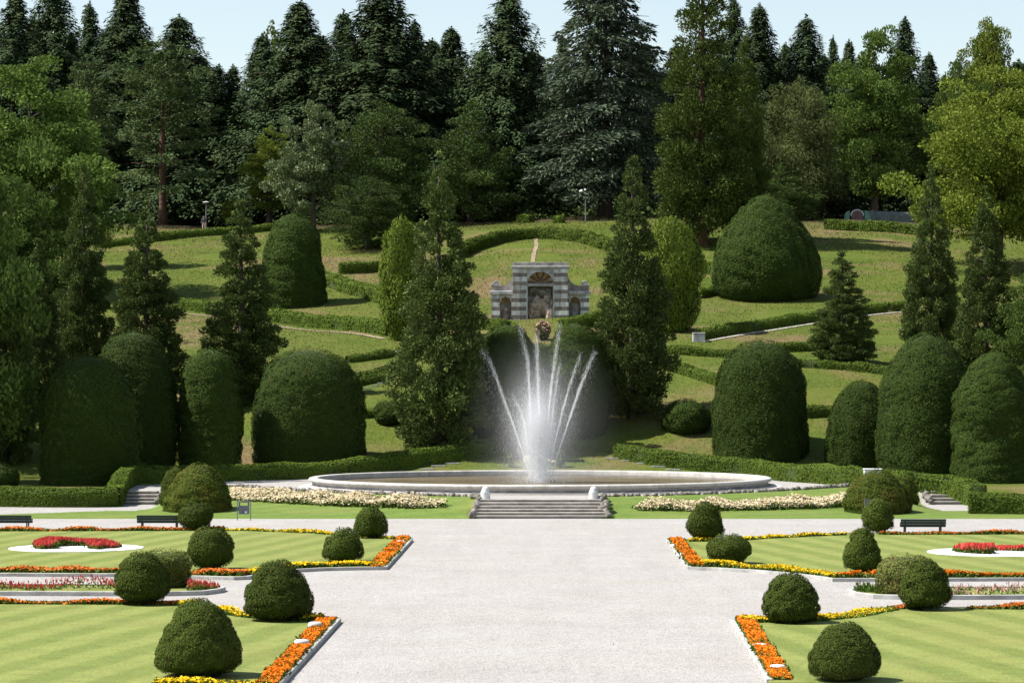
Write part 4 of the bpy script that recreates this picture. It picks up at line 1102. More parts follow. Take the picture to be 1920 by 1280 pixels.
# trees standing just outside the view on the left, whose shade falls on the domes
tree('maple1', -118, 70, 150, 146, 'leafy tree outside the left edge shading the domes', GD)
tree('maple0', -330, 200, 210, 160, 'tall leafy tree further outside the left edge', GD)

# undergrowth under the wood
def undergrowth():
    r = np.random.default_rng(77); Ps = []
    for k in range(520):
        Y = r.uniform(318, 352); x = r.uniform(-85, 85); h = r.uniform(2.0, 6.5); 
        if 33.5 < x/Y*320 < 36.0: continue
        zb = th(x, Y); m = 70; d = rand_unit(r, m); q = d*(r.uniform(.4, 1, m)**.5)[:, None]*np.array([2.4, 2.0, h*.55]); Ps.append(np.array([x, Y, zb+h*.5])+q)
    P = np.concatenate(Ps); n = len(P)
    V, Q = leaf_arrays(P, rand_unit(r, n), rand_unit(r, n), .7*r.uniform(.6, 1.4, n), .4*r.uniform(.7, 1.3, n))
    o = np_obj('undergrowth', V, Q, M['darkbroad']); tag(o, 'dark undergrowth between the trunks of the hilltop wood', 'undergrowth', None, 'stuff')
undergrowth()

# meadow grass on the slope
def meadow():
    r = np.random.default_rng(78); n = 230000
    Y = r.uniform(156, 288, n); X = r.uniform(-1, 1, n)*(1015/F*Y); Z = terrain(X, Y)
    k = noise3(np.column_stack([X, Y, Z]), .5, 79) > -1.6; X, Y, Z = X[k], Y[k], Z[k]; n = len(X)
    L = r.uniform(.06, .17, n)*(Y/200)
    P = np.column_stack([X, Y, Z+L*.4]); D = np.column_stack([r.normal(0, .8, n), r.normal(0, .8, n), np.full(n, .55)])
    V, Q = leaf_arrays(P, D, rand_unit(r, n)*.6+np.array([0, -.2, 1.]), L, L*.4)
    o = np_obj('meadow_grass', V, Q, M['grassblade']); tag(o, 'tufts of meadow grass on the hillside', 'grass', None, 'stuff')
meadow()

# ------------------------------------------------------------------ pool and fountain
PC = Vector((0, 141.4, .8))
pool = empty('pool', PC, 'round pale stone pool with a low moulded rim', 'pool')
def ring_mesh(name, prof_, mat, n=128):
    mb = MB(); mb.lathe(prof_, n, closed=False); return mb.build(name, mat, pool, smooth=False)
rimo = 12.15
o = ring_mesh('rim', [(rimo-.42, .20), (rimo-.42, .40), (rimo-.40, .455), (rimo-.34, .475), (rimo-.02, .475), (rimo+.06, .45), (rimo+.10, .39), (rimo+.08, .33), (rimo+.02, .285), (rimo-.10, .255), (rimo-.10, .20)], M['pool'])
o.data.polygons.foreach_set('use_smooth', [True]*len(o.data.polygons))
ring_mesh('wall', [(rimo-.42, -.4), (rimo-.42, .20), (rimo-.10, .20), (rimo-.10, .10), (rimo+.0, .07), (rimo+.0, .0)], M['poolin'])
ring_mesh('plinth', [(rimo+.0, .075), (rimo+.30, .075), (rimo+.30, -.1)], M['pool'])
ring_mesh('outer_step', [(rimo+.30, .022), (rimo+.62, .022), (rimo+.62, -.1)], M['step'])
mb = MB(); mb.flat([(rimo*.985*math.cos(a)-.0, rimo*.985*math.sin(a)) for a in np.linspace(0, 2*math.pi, 97)[:-1]], -.3, .16)
w_ = mb.build('water', M['water']); w_.location = PC; tag(w_, kind='structure')

# nozzles and jets
ZW = PC.z+.16
base_w = lambda px: Vector(((px-PX)/F*PC.y, PC.y, ZW+.12))
jets = [ # pixel track of each jet, thickness, label
 ([(994, 899), (981, 850), (962, 795), (946, 752), (930, 706), (918, 676), (903, 655)], 1.0, 'long leftmost water jet leaning over the pool'),
 ([(1000, 899), (996, 800), (992, 720), (990, 680), (982, 640), (972, 608)], 1.0, 'high jet bending left of the centre'),
 ([(1007, 899), (1012, 800), (1009, 720), (1007, 660), (1005, 615)], 1.05, 'straight high centre jet'),
 ([(1020, 899), (1026, 800), (1034, 720), (1043, 655), (1050, 604)], 1.0, 'high jet bending right of the centre'),
 ([(1022, 899), (1030, 830), (1038, 760), (1046, 700), (1051, 675)], .75, 'faint jet just right of the high right jet'),
 ([(1028, 899), (1040, 830), (1056, 765), (1072, 710), (1090, 660)], .85, 'jet leaning right, second from the right end'),
 ([(1032, 899), (1048, 845), (1066, 790), (1088, 725), (1116, 655)], 1.0, 'long rightmost water jet leaning over the pool'),
 ([(996, 899), (990, 840), (983, 790), (972, 760), (958, 738)], .8, 'short misty jet left of the bright core'),
 ([(1012, 899), (1009, 850), (1008, 800), (1010, 770)], 1.5, 'short thick jet inside the bright core'),
]
rj = np.random.default_rng(91)
depth = [0, .6, -.5, .5, .9, -.6, .2, -.8, .2]
for i, (tr_, th_, lab) in enumerate(jets):
    pts = []
    n = len(tr_)
    for k, (px, py) in enumerate(tr_):
        Y = PC.y+depth[i]*k/(n-1)*1.2; p = at(px, py, Y); p.z = max(p.z, ZW-.02); pts.append(np.array(p))
    A = np.array(pts); seg = np.linalg.norm(np.diff(A, axis=0), axis=1); s = np.concatenate([[0], np.cumsum(seg)])
    def along(t): return np.column_stack([np.interp(t*s[-1], s, A[:, j]) for j in range(3)])
    root = empty('water_jet', pts[0], lab, 'water jet', 'fountain jets')
    m = int(3000*th_); t = 1-(1-rj.uniform(0, 1, m))**.72; P = along(t)-A[0]
    d = unit(along(np.clip(t+.01, 0, 1))-along(np.clip(t-.01, 0, 1)))
    sp = .010+.08*t**1.7
    clump = .5+.5*np.sin(t*60+i*3+2*np.sin(t*23))
    P = P+rj.normal(0, 1, (m, 3))*sp[:, None]*(.75+.4*clump)[:, None]*th_
    V, Q = leaf_arrays(P, d+rj.normal(0, .06, (m, 3)), rand_unit(rj, m), rj.uniform(.08, .34, m), rj.uniform(.004, .012, m)*th_*(1-.45*t))
    np_obj('stream', V, Q, M['jet'], root)
    # loose drops falling off
    m = int(900*th_); t = rj.uniform(.15, 1, m); P = along(t)-A[0]
    P += np.column_stack([rj.normal(0, .10, m)+np.sign(A[-1][0]-A[0][0])*.0, rj.normal(0, .12, m), -rj.uniform(0, 1, m)**2*(.4+1.6*t)])*np.array([1, 1, 1])
    V, Q = leaf_arrays(P, np.tile([0, 0, 1.], (m, 1))+rj.normal(0, .1, (m, 3)), rand_unit(rj, m), rj.uniform(.03, .12, m), rj.uniform(.005, .011, m))
    tag(np_obj('drops', V, Q, M['drops'], root), kind='stuff')
def spray():
    r = np.random.default_rng(92); parts = []
    # bright core rising out of the nozzles
    m = 16000; t = r.uniform(0, 1, m)**.9
    z = 3.9*t; sx = .22+.46*t
    P = np.column_stack([r.normal(0, 1, m)*sx-.05-.25*t, r.normal(0, .5, m), ZW-PC.z+z*np.clip(r.normal(.9, .25, m), 0, 1.3)])
    parts.append(leaf_arrays(P, np.tile([0, 0, 1.], (m, 1))+r.normal(0, .12, (m, 3)), rand_unit(r, m), r.uniform(.05, .24, m), r.uniform(.006, .017, m)))
    # falling veil
    m = 8000; x = r.normal(0, .95, m); z = r.uniform(0, 1, m)**1.3*(6.3-1.0*np.abs(x))
    P = np.column_stack([x-.1, r.normal(0, .9, m), ZW-PC.z+np.clip(z, .0, 9)])
    parts.append(leaf_arrays(P, np.tile([0, 0, 1.], (m, 1))+r.normal(0, .08, (m, 3)), rand_unit(r, m), r.uniform(.04, .2, m), r.uniform(.004, .009, m)))
    V, Q = cat_arr(parts); o = np_obj('spray', V, Q, M['drops']); o.location = PC
    tag(o, 'white falling spray around the fountain jets', 'spray', None, 'stuff')
spray()
def mist():
    m, nt, out = new_mat('water_mist'); co = coord(nt, 'Object'); tot = None
    for c, rd, dn in (((-.12, 0, 2.7), (1.25, 1.0, 3.3), 2.6), ((-.05, 0, 1.1), (.66, .6, 2.2), 3.0), ((-.1, 0, 2.9), (2.7, 2.0, 5.2), .44), ((.1, 0, 3.2), (4.9, 3.6, 6.2), .07), ((.5, 0, .5), (6.2, 4.2, 1.7), .06)):
        mp = nt.nodes.new('ShaderNodeMapping'); mp.inputs['Scale'].default_value = [1/v for v in rd]
        mp.inputs['Location'].default_value = [-a/b for a, b in zip(c, rd)]; nt.links.new(co, mp.inputs[0])
        g = nt.nodes.new('ShaderNodeTexGradient'); g.gradient_type = 'QUADRATIC_SPHERE'; nt.links.new(mp.outputs[0], g.inputs[0])
        d = math_n(nt, 'MULTIPLY', g.outputs['Fac'], dn); tot = d if tot is None else math_n(nt, 'ADD', tot, d)
    v = nt.nodes.new('ShaderNodeVolumePrincipled'); v.inputs['Color'].default_value = (.95, .96, 1, 1); v.inputs['Anisotropy'].default_value = .2
    nt.links.new(tot, v.inputs['Density']); nt.links.new(v.outputs[0], out.inputs['Volume'])
    o = MB().box((-5.6, -3.9, .17), (6.2, 3.9, 8.8)).build('mist', m); o.location = PC
    tag(o, 'white mist drifting around the fountain jets', 'mist', None, 'stuff')
mist()
noz = empty('fountain_nozzles', (0, PC.y, ZW), 'ring of small dark fountain nozzles at the pool centre', 'fountain nozzles')
for x in (-.62, -.45, -.25, -.02, .18, .42, .58, .78):
    mb = MB(); mb.tube([(x, 0, -.1), (x*.98, 0, .08), (x*.95, 0, .16)], [.045, .035, .022], 8); mb.build('nozzle', M['grey'], noz)

# ------------------------------------------------------------------ steps, bollards, rock edging
def stairs(name, c, wtop, wbot, n, rise, run, label, group, mat, z0=0.):
    root = empty(name, (c[0], c[1], z0), label, 'steps', group)
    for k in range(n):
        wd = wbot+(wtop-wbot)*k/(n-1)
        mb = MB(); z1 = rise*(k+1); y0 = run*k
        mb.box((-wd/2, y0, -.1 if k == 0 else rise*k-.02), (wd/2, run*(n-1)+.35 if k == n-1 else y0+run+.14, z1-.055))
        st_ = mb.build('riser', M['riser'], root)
        mb = MB(); mb.box((-wd/2-.02, y0-.035, z1-.0549), (wd/2+.02, run*(n-1)+.37 if k == n-1 else y0+run+.1, z1))
        mb.build('tread', mat, root)
    return root
stairs('stone_steps', (-.0, 122.05, 0), 5.55, 6.1, 6, .135, .36, 'broad pale stone steps up to the fountain', 'stone steps up to the terrace', M['step'])
stairs('stone_steps', (21.05, 136.9, 0), 1.62, 1.7, 4, .165, .36, 'narrow stone steps by the hedge on the right', 'stone steps up to the terrace', M['step'])
stairs('stone_steps', (-20.75, 136.9, 0), 1.85, 1.95, 4, .165, .36, 'narrow stone steps by the hedge on the left', 'stone steps up to the terrace', M['step'])
def bollard(px, label):
    x = (px-PX)/F*124.1; o = empty('stone_bollard', (x, 124.25, .8), label, 'bollard', 'white granite bollards')
    mb = MB(); mb.lathe([(.225, -.05), (.225, .33), (.215, .35)], 28); mb.build('shaft', M['bollard'], o, smooth=False)
    mb = MB(); mb.lathe([(.20, .348), (.20, .37), (.17, .42), (.165, .46), (.15, .51), (.11, .56), (.05, .585), (.005, .59)], 28); mb.build('cap', M['bollard'], o, smooth=True)
bollard(910, 'white round topped bollard at the left head of the steps')
bollard(1113, 'white round topped bollard at the right head of the steps')

def rocks(name, pts, label, seed, s=.2):
    r = np.random.default_rng(seed)
    ico = MB(); ico.lathe([(.01, -1), (.7, -.7), (1, 0), (.72, .68), (.01, 1)], 7); V0 = np.array(ico.v); Q0 = np.array([f for f in ico.f if len(f) == 4])
    c = Vector(pts[len(pts)//2]); c.z = th(c.x, c.y)
    root = empty(name, c, label, 'rock edging', 'rough rock edgings of the terrace')
    for a, b in zip(pts[:-1], pts[1:]):
        a = Vector(a); b = Vector(b); n = max(1, int((b-a).length/(s*1.3)))
        for k in range(n):
            p = a.lerp(b, (k+r.uniform(.1, .9))/n); sc = s*r.uniform(.55, 1.2)*np.array([1.15, .9, .78])
            V = V0*sc*(1+.22*noise3(V0, 2.5, int(r.integers(1e6))))[:, None]
            ro_ = np_obj('rock', V, Q0, M['rock'], root); z = p.z if p.z else th(p.x, p.y)
            ro_.location = (p.x-c.x+r.normal(0, .04), p.y-c.y+r.normal(0, .06), z-c.z+.04); ro_.rotation_euler = (0, 0, r.uniform(0, 6.28))
    return root
def edge_line(x0, x1, n=14):
    return [(x, float(edge_y(x))+.05, 0) for x in np.linspace(x0, x1, n)]
rocks('rock_edging', edge_line(-17.3, -3.2), 'rough dark rock edging along the terrace left of the steps', 61, .15)
rocks('rock_edging', edge_line(3.2, 17.3), 'rough dark rock edging along the terrace right of the steps', 62, .15)
rocks('rock_edging', [(-3.15, 121.9, .06), (-2.95, 123.2, .48), (-2.85, 124.4, .84), (-3.1, 126.6, .84)], 'rock edging down the left side of the broad steps', 63, .16)
rocks('rock_edging', [(3.15, 121.9, .06), (2.95, 123.2, .48), (2.85, 124.4, .84), (3.1, 126.6, .84)], 'rock edging down the right side of the broad steps', 64, .16)
rocks('rock_edging', [(19.95, 136.6, .1), (19.95, 137.8, .45), (19.9, 138.6, .72), (19.0, 139.5, .75)], 'rock edging beside the narrow right steps', 65, .18)
rocks('rock_edging', [(-19.6, 136.6, .1), (-19.6, 137.8, .45), (-19.5, 138.6, .72), (-18.6, 139.5, .75)], 'rock edging beside the narrow left steps', 66, .18)

# garden steps of flat slabs behind the pool and on the left slope
def slabs(pix, size, label, seed):
    P = [G(*p) for p in pix]; root = empty('garden_steps', P[0], label, 'garden steps', 'flat slab garden steps')
    for p in P:
        q = p-P[0]; mb = MB(); mb.box((q.x-size[0]/2, q.y-size[1]/2, q.z-.12), (q.x+size[0]/2, q.y+size[1]/2, q.z+.06)); mb.build('slab', M['kerb'], root, bevel=.01)
slabs([(1150, 860), (1180, 864), (1208, 869), (1236, 875), (1262, 881)], (.85, .32), 'slab steps climbing behind the pool on the right', 1)
slabs([(800, 880), (822, 874), (848, 869)], (.85, .32), 'slab steps climbing behind the pool on the left', 2)
slabs([(688, 729), (703, 724), (716, 719), (729, 714), (742, 709)], (.5, .35), 'pale slab steps beneath the low left hedges', 3)
# light block by the right golden yew, low wall piece
def block(px, py, w, d, h, label, name, cat, mat, group=None, bev=.03):
    p = G(px, py); mb = MB(); mb.box((-w/2, -d/2, -.3), (w/2, d/2, h)); mb.box((-w/2-.03, -d/2-.03, h+.001), (w/2+.03, d/2+.03, h+.07))
    o = mb.build(name, mat, bevel=bev); o.location = p; return tag(o, label, cat, group)
block(1310, 640, .85, .8, .55, 'white stone block at the foot of the right golden yew', 'stone_block', 'stone block', M['marble'])
# white cabinet behind the right bank mound
o = MB().box((-.5, -.3, -.1), (.5, .3, 1.0)).box((-.54, -.34, 1.001), (.54, .34, 1.06)).build('utility_cabinet', M['white'], bevel=.02)
p = at(1636, 890, 136.0); o.location = (p.x, 136.0, th(p.x, 136.0)); o.scale = (.86, 1, (HC-(878-PY)/F*136-th(p.x, 136.0))/1.06)
tag(o, 'white cabinet showing above the right bank mound', 'cabinet')

# ------------------------------------------------------------------ masonry behind the jets
p = G(1013, 868)
wall_ = empty('rustic_wall', p, 'reddish brown rustic stone wall behind the jets', 'wall')
MB().box((-.92, .2, -.5), (-.45, .9, 2.2)).box((.40, .2, -.5), (.87, .9, 2.2)).build('pillar', M['brick'], wall_, bevel=.03)
MB().box((-.45, .35, -.5), (.40, .9, 1.9)).build('panel', M['brick'], wall_)
MB().box((-1.0, .12, 2.201), (.95, .98, 2.35)).build('coping', M['brownstone'], wall_, bevel=.02)
r = np.random.default_rng(53)
flower_thing('flower_bed', np.column_stack([r.uniform(-1.0, .9, 420)+p.x, r.uniform(-.7, .0, 420)+p.y]), 'small cream flower bed at the foot of the rustic wall', 'flower bed', M['cream'], .11, .4, zt, 54)
for px, lab in ((958, 'small lime green shrub left of the rustic wall'), (1050, 'small lime green shrub right of the rustic wall')):
    q = G(px, 876); pxm = F/q.y
    clipped('small_shrub', q, 1.0, .22, 'column', M['column'], lab, 'shrub', 'small lime shrubs by the rustic wall', px, pxm*1024/1920, lump=.08, up=1., trunk=False)

# ------------------------------------------------------------------ grotto
GP_ = Vector((0, 207.0, 0)); GP_.z = HC+(PY-608)/F*207.0
gro = empty('grotto', GP_, 'striped stone grotto with arched niches on the slope', 'grotto')
def arch(hw, zs, top, n=14, cx_=0):
    return [(cx_+hw*math.cos(a), zs+(top-zs)*math.sin(a)) for a in np.linspace(0, math.pi, n)]
mb = MB()
mb.prism([(-2.1, -.5), (-1.05, -.5), (-1.05, 4.30), (-2.1, 4.30)], 0, 1.6)
mb.prism([(1.05, -.5), (2.1, -.5), (2.1, 4.30), (1.05, 4.30)], 0, 1.6)
mb.build('pier', M['banded'], gro, bevel=.0)
MB().box((-2.13, -.13, -.5), (-1.60, -.003, 4.297)).box((1.60, -.13, -.5), (2.13, -.003, 4.297)).build('pilaster', M['banded'], gro)
mb = MB(); mb.prism([(-1.049, 3.2)]+[(x, z) for x, z in reversed(arch(1.0, 3.2, 4.08))]+[(1.049, 3.2), (1.049, 4.30), (-1.049, 4.30)], .04, .7)
mb.build('arch_surround', M['marble'], gro)
MB().box((-.13, -.05, 4.06), (.13, .2, 4.299)).build('keystone', M['marble'], gro, bevel=.015)
mb = MB(); mb.box((-1.049, .72, -.5), (1.049, 1.6, 4.2)); niche_ = mb.build('niche', M['brownstone'], gro)
# shell: lobes fanning inside the arch
for k in range(5):
    a0 = math.pi*(k+.08)/5; a1 = math.pi*(k+.92)/5; mb = MB(); vs = []; fs = []
    m1, m2 = 8, 8
    for i in range(m1+1):
        for j in range(m2+1):
            a = a0+(a1-a0)*i/m1; rr = .12+.88*j/m2
            bulge = .22*math.sin(math.pi*i/m1)*rr; dp = .70-.55*rr*rr
            vs.append((1.0*rr*math.cos(a), dp-bulge, 3.22+.86*rr*math.sin(a)))
    for i in range(m1):
        for j in range(m2): fs.append((i*(m2+1)+j, (i+1)*(m2+1)+j, (i+1)*(m2+1)+j+1, i*(m2+1)+j+1))
    mb.add(vs, fs); mb.build('shell_lobe', M['shell'], niche_, smooth=True)
MB().box((-1.048, -.03, 2.95), (1.048, .75, 3.19)).build('lintel', M['brownstone'], gro, bevel=.02)
MB().box((-1.09, -.02, -.4), (-.98, .3, 2.949)).box((.98, -.02, -.4), (1.09, .3, 2.949)).build('niche_jamb', M['marble'], gro)
MB().box((-2.2, -.10, 4.301), (2.2, 1.7, 4.38)).box((-2.28, -.18, 4.381), (2.28, 1.78, 4.52)).build('cornice', M['marble'], gro, bevel=.02)
MB().box((-2.12, -.02, 4.521), (2.12, 1.6, 4.82)).build('attic', M['brownstone'], gro, bevel=.03)
MB().box((-.9, .55, 2.2), (.9, .715, 2.9)).build('relief', M['rock'], gro, bevel=.1)
# tufa rockwork in the niche
def lump(name, c, s, seed, mat, amp=.35):
    mb = MB(); mb.lathe([(max(math.sin(a), 1e-3), -math.cos(a)) for a in np.linspace(.02, math.pi-.02, 12)], 16)
    V = np.array(mb.v); V = V*(1+amp*noise3(V, 3.0, seed)+.12*noise3(V, 8.0, seed+1))[:, None]*np.array(s)+np.array(c)
    me = bpy.data.meshes.new(name); me.from_pydata(V.tolist(), [], mb.f); me.update(); me.materials.append(mat)
    return link(bpy.data.objects.new(name, me), gro)
lump('rockwork', (-.6, .5, .75), (.38, .4, 1.2), 1, M['rockwork']); lump('rockwork', (.62, .5, .8), (.36, .4, 1.25), 2, M['rockwork'])
lump('rockwork', (.0, .5, 1.75), (.85, .28, .28), 3, M['rockwork'], .2); lump('rockwork', (.1, .62, 2.35), (.5, .25, .38), 4, M['rock'])
lump('rockwork', (.15, .55, 1.25), (.38, .25, .42), 5, M['rockwork'])
m = 260; P = np.column_stack([rj.normal(-.28, .07, m), rj.normal(.35, .04, m), rj.uniform(0, 1.25, m)])
V, Q = leaf_arrays(P, np.tile([0, 0, 1.], (m, 1)), rand_unit(rj, m), rj.uniform(.1, .3, m), .03)
tag(np_obj('trickle', V, Q, M['drops'], gro), kind='stuff')
MB().prism([(-1.35, -.35), (1.35, -.35), (1.35, .02), (1.25, .06), (-1.25, .06), (-1.35, .02)], -.75, .0).build('basin', M['marble'], gro, bevel=.02)
for sgn in (-1, 1):
    mb = MB(); X = lambda x: sgn*x
    def pr(poly, y0, y1): mb.prism([(X(x), z) for x, z in (poly if sgn > 0 else poly[::-1])], y0, y1)
    pr([(2.101, -.5), (2.24, -.5), (2.24, 2.32), (2.101, 2.32)], .25, 1.4)
    pr([(3.14, -.5), (3.80, -.5), (3.80, 2.32), (3.14, 2.32)], .25, 1.4)
    wg = mb.build('wing', M['banded'], gro)
    mb = MB(); cxn = 2.69
    pr([(2.241, 1.65)]+[(cxn+.43*math.cos(a), 1.65+.5*math.sin(a)) for a in np.linspace(math.pi, 0, 12)]+[(3.139, 1.65), (3.139, 2.319), (2.241, 2.319)], .28, .8)
    mb.build('niche_arch', M['marble'], wg)
    mb = MB(); pr([(2.24, -.5), (3.14, -.5), (3.14, 2.2), (2.24, 2.2)], .95, 1.35); mb.build('niche', M['brownstone'], wg)
    for k in range(4):
        mb = MB(); a0 = math.pi*(k+.1)/4; a1 = math.pi*(k+.9)/4; vs = []; fs = []
        for i in range(7):
            for j in range(6):
                a = a0+(a1-a0)*i/6; rr = .15+.85*j/5
                vs.append((X(cxn+.44*rr*math.cos(a)), .85-.45*rr*rr-.1*math.sin(math.pi*i/6)*rr, 1.66+.5*rr*math.sin(a)))
        for i in range(6):
            for j in range(5): fs.append((i*6+j, (i+1)*6+j, (i+1)*6+j+1, i*6+j+1))
        mb.add(vs, fs); mb.build('shell_lobe', M['shell'], wg, smooth=True)
    mb = MB(); mb.box((min(X(2.102), X(3.92)), .10, 2.321), (max(X(2.102), X(3.92)), 1.5, 2.60)); mb.build('wing_cornice', M['marble'], wg, bevel=.03)
    # attic with a concave sweep up to the centre and an end scroll
    mb = MB()
    sweep = [(2.102, 4.1)]+[(2.102+1.0*(1-math.cos(a)), 4.1-1.1*math.sin(a)) for a in np.linspace(.15, math.pi/2, 9)]
    poly = [(2.102, 2.601), (3.80, 2.601), (3.80, 2.98)]+sweep[::-1]
    pr(poly[::-1], .35, 1.3); mb.build('wing_attic', M['brownstone'], wg)
    mb = MB(); sc = [(3.10, 2.985), (3.86, 2.985), (3.90, 3.06), (3.74, 3.14), (3.62, 3.30), (3.48, 3.40), (3.32, 3.40), (3.20, 3.30), (3.20, 3.18), (3.28, 3.10)]
    pr(sc[::-1], .25, 1.2); mb.build('scroll', M['marble'], wg, bevel=.03)
    lump('rockwork', (X(2.69), .75, .45), (.22, .2, .75), 8+sgn, M['rockwork'] if sgn < 0 else M['brownstone'], .25)
# pink oleander in front
q = Vector(at(1018, 640, 193)); q.z = th(q.x, 193)
ole = empty('oleander_shrub', q, 'pink flowering oleander between the two domes below the grotto', 'shrub')
hh = HC+(PY-603)/F*193-q.z
ro = np.random.default_rng(55); m = 1500; d = rand_unit(ro, m)*(ro.uniform(.3, 1, m)**.5)[:, None]*np.array([.55, .5, hh*.5])+np.array([0, 0, hh*.5])
V, Q = leaf_arrays(d, rand_unit(ro, m)+np.array([0, 0, .5]), rand_unit(ro, m), ro.uniform(.15, .4, m), ro.uniform(.05, .1, m)); np_obj('leaves', V, Q, M['thuja'], ole)
m = 230; d = rand_unit(ro, m)*(ro.uniform(.75, 1.25, m)**.5)[:, None]; d = d*np.array([.56, .5, hh*.5])+np.array([0, 0, hh*.53]); d = d[d[:, 2] > hh*.15]; m = len(d)
V, Q = leaf_arrays(d, rand_unit(ro, m), rand_unit(ro, m), ro.uniform(.12, .22, m), ro.uniform(.1, .16, m)); tag(np_obj('blossoms', V, Q, M['pink'], ole), kind='stuff')

# ------------------------------------------------------------------ benches, sign boards, lamps
def bench(label, px, py, rz=0.):
    p = G0(px, py); root = empty('park_bench', (p.x, p.y, 0), label, 'bench', 'dark green slatted benches', rz)
    W = .9
    mb = MB()
    for k in range(3): mb.box((-W, .06+.13*k, .33), (W, .06+.13*k+.11, .36))
    mb.build('seat', M['metal'], root, bevel=.006)
    mb = MB()
    for z0, z1, y in ((.345, .452, .0), (.457, .557, -.03), (.562, .66, -.06)):
        mb.box((-W-.02, y-.02, z0), (W+.02, y+.012, z1))
    mb.build('backrest', M['metal'], root, bevel=.006)
    for s in (-1, 1):
        x = s*(W-.18)
        mb = MB(); mb.box((x-.025, -.035, 0), (x+.025, .025, .35)); mb.build('leg', M['metal'], root)
        mb = MB(); mb.box((x-.025, .36, 0), (x+.025, .42, .325)); mb.build('leg', M['metal'], root)
        mb = MB(); mb.prism([(x-.03, .34), (x+.03, .34), (x+.03, .64), (x-.03, .64)], .013, .045); mb.build('back_support', M['metal'], root)
        xa = s*(W-.03); mb = MB(); mb.box((xa-.03, .0, .47), (xa+.03, .40, .50)); mb.box((xa-.02, .36, .36), (xa+.02, .40, .469)); mb.build('armrest', M['metal'], root)
bench('dark green slatted bench beside the round yew ball', 298, 995)
bench('dark green slatted bench cut by the left edge', 18, 995)
bench('dark green slatted bench on the right gravel path', 1731, 1003)

def sign(label, px, py):
    p = G0(px, py); root = empty('notice_board', (p.x, p.y, th(p.x, p.y)), label, 'notice board', 'grey notice boards')
    for s in (-1, 1):
        MB().box((s*.30-.018, -.018, -.1), (s*.30+.018, .018, .92)).build('post', M['grey'], root)
    MB().box((-.281, -.015, .86), (.281, .015, .90)).build('top_rail', M['grey'], root)
    mb = MB(); mb.box((-.24, -.02, .28), (.24, .02, .66)); mb.box((-.24, -.02, .661), (-.17, .02, .80)); mb.box((.17, -.02, .661), (.24, .02, .80)); mb.box((-.24, -.02, .801), (.24, .02, .84))
    pn_ = mb.build('panel', M['panel'], root)
    MB().box((.04, -.026, .33), (.14, -.0205, .41)).build('plate', M['white'], pn_)
sign('grey notice board on two posts before the left cream bed', 457.5, 975)
sign('grey notice board half hidden behind the small egg on the right', 1634, 973)

def lamp(px, ytop, Y, label, arm):
    x = (px-PX)/F*Y; zb = th(x, Y); h = HC+(PY-ytop)/F*Y-zb
    root = empty('street_lamp', (x, Y, zb), label, 'lamp', 'park lamps on the hilltop')
    MB().tube([(0, 0, -.2), (0, 0, h*.5), (0, 0, h-.05)], [.075, .065, .05], 10).build('post', M['grey'], root)
    if arm:
        MB().tube([(0, 0, h-.06), (-.18, 0, h+.06), (-.45, 0, h+.02)], .03, 8).build('arm', M['grey'], root)
        mb = MB(); mb.lathe([(.24, 0), (.22, .08), (.14, .18), (.05, .24), (.01, .25)], 16, (-.45, 0, h-.22)); mb.build('lamp_head', M['white'], root, smooth=True)
        mb = MB(); mb.lathe([(.10, -.12), (.12, .0), (.08, .1), (.01, .13)], 12, (-.03, 0, h)); mb.build('lamp_cap', M['white'], root, smooth=True)
    else:
        mb = MB(); mb.lathe([(.12, -.18), (.20, -.10), (.20, -.04)], 16, (0, 0, h)); mb.build('lamp_glass', M['grey'], root)
        mb = MB(); mb.lathe([(.36, -.039), (.36, .0), (.10, .07), (.01, .08)], 20, (0, 0, h)); mb.build('lamp_head', M['white'], root)
lamp(386.5, 379, 281, 'flat topped grey lamp at the left crest of the hill', False)
lamp(1098, 356, 281, 'tall grey lamp with one arm above the arched hedge', True)

# ------------------------------------------------------------------ barrel shelter on the hilltop
Yt = 292.; pb = at(1607, 430, Yt); zb = th(pb.x, Yt)
pxm = F/Yt; ztop = HC+(PY-393)/pxm
sh = empty('barrel_shelter', (pb.x, Yt, zb), 'long low barrel shelter with a brown round end under the trees', 'shelter')
Rb = 11.5/pxm; zc = ztop-zb-Rb
mb = MB()
vs, fs = [], []; nn = 16; ax = [0, 1.6, 3.2, 4.8, 6.6]
for i, x in enumerate(ax):
    for k in range(nn+1):
        a = math.pi*k/nn; vs.append((x, Rb*math.cos(a)*1.0+1.0+.25*x, zc+Rb*math.sin(a)*(1-.045*i)))
    vs.append((x, Rb*math.cos(math.pi)+1.0+.25*x, -.2)); vs.append((x, Rb+1.0+.25*x, -.2))
m_ = nn+3
for i in range(len(ax)-1):
    for k in range(m_): fs.append((i*m_+k, i*m_+(k+1) % m_, (i+1)*m_+(k+1) % m_, (i+1)*m_+k))
M['shelter'] = plain_mat('grey_green_sheeting', (0.05016, 0.0684, 0.05928), (0.1094, 0.1322, 0.1186), 2, .45)
M['shelterdoor'] = plain_mat('green_board', (0.076, 0.19, 0.1216), (0.152, 0.304, 0.1976), 2, .6)
M['rawboard'] = plain_mat('brown_board', (0.1216, 0.076, 0.0646), (0.1824, 0.1216, 0.0988), 2, .8)
mb.add(vs, fs); o = mb.build('vault', M['shelter'], sh, smooth=False)
def arch_plate(cx_, hw, z0, z1, y0, y1, n=14):
    return [(cx_-hw, z0), (cx_+hw, z0)]+[(cx_+hw*math.cos(a), z1-hw+hw*math.sin(a)) for a in np.linspace(0, math.pi, n)]
MB().prism(arch_plate(0, Rb*.93, -.2, zc+Rb*.9, 0, 0), -.12, -.02).build('end_board', M['rawboard'], sh)
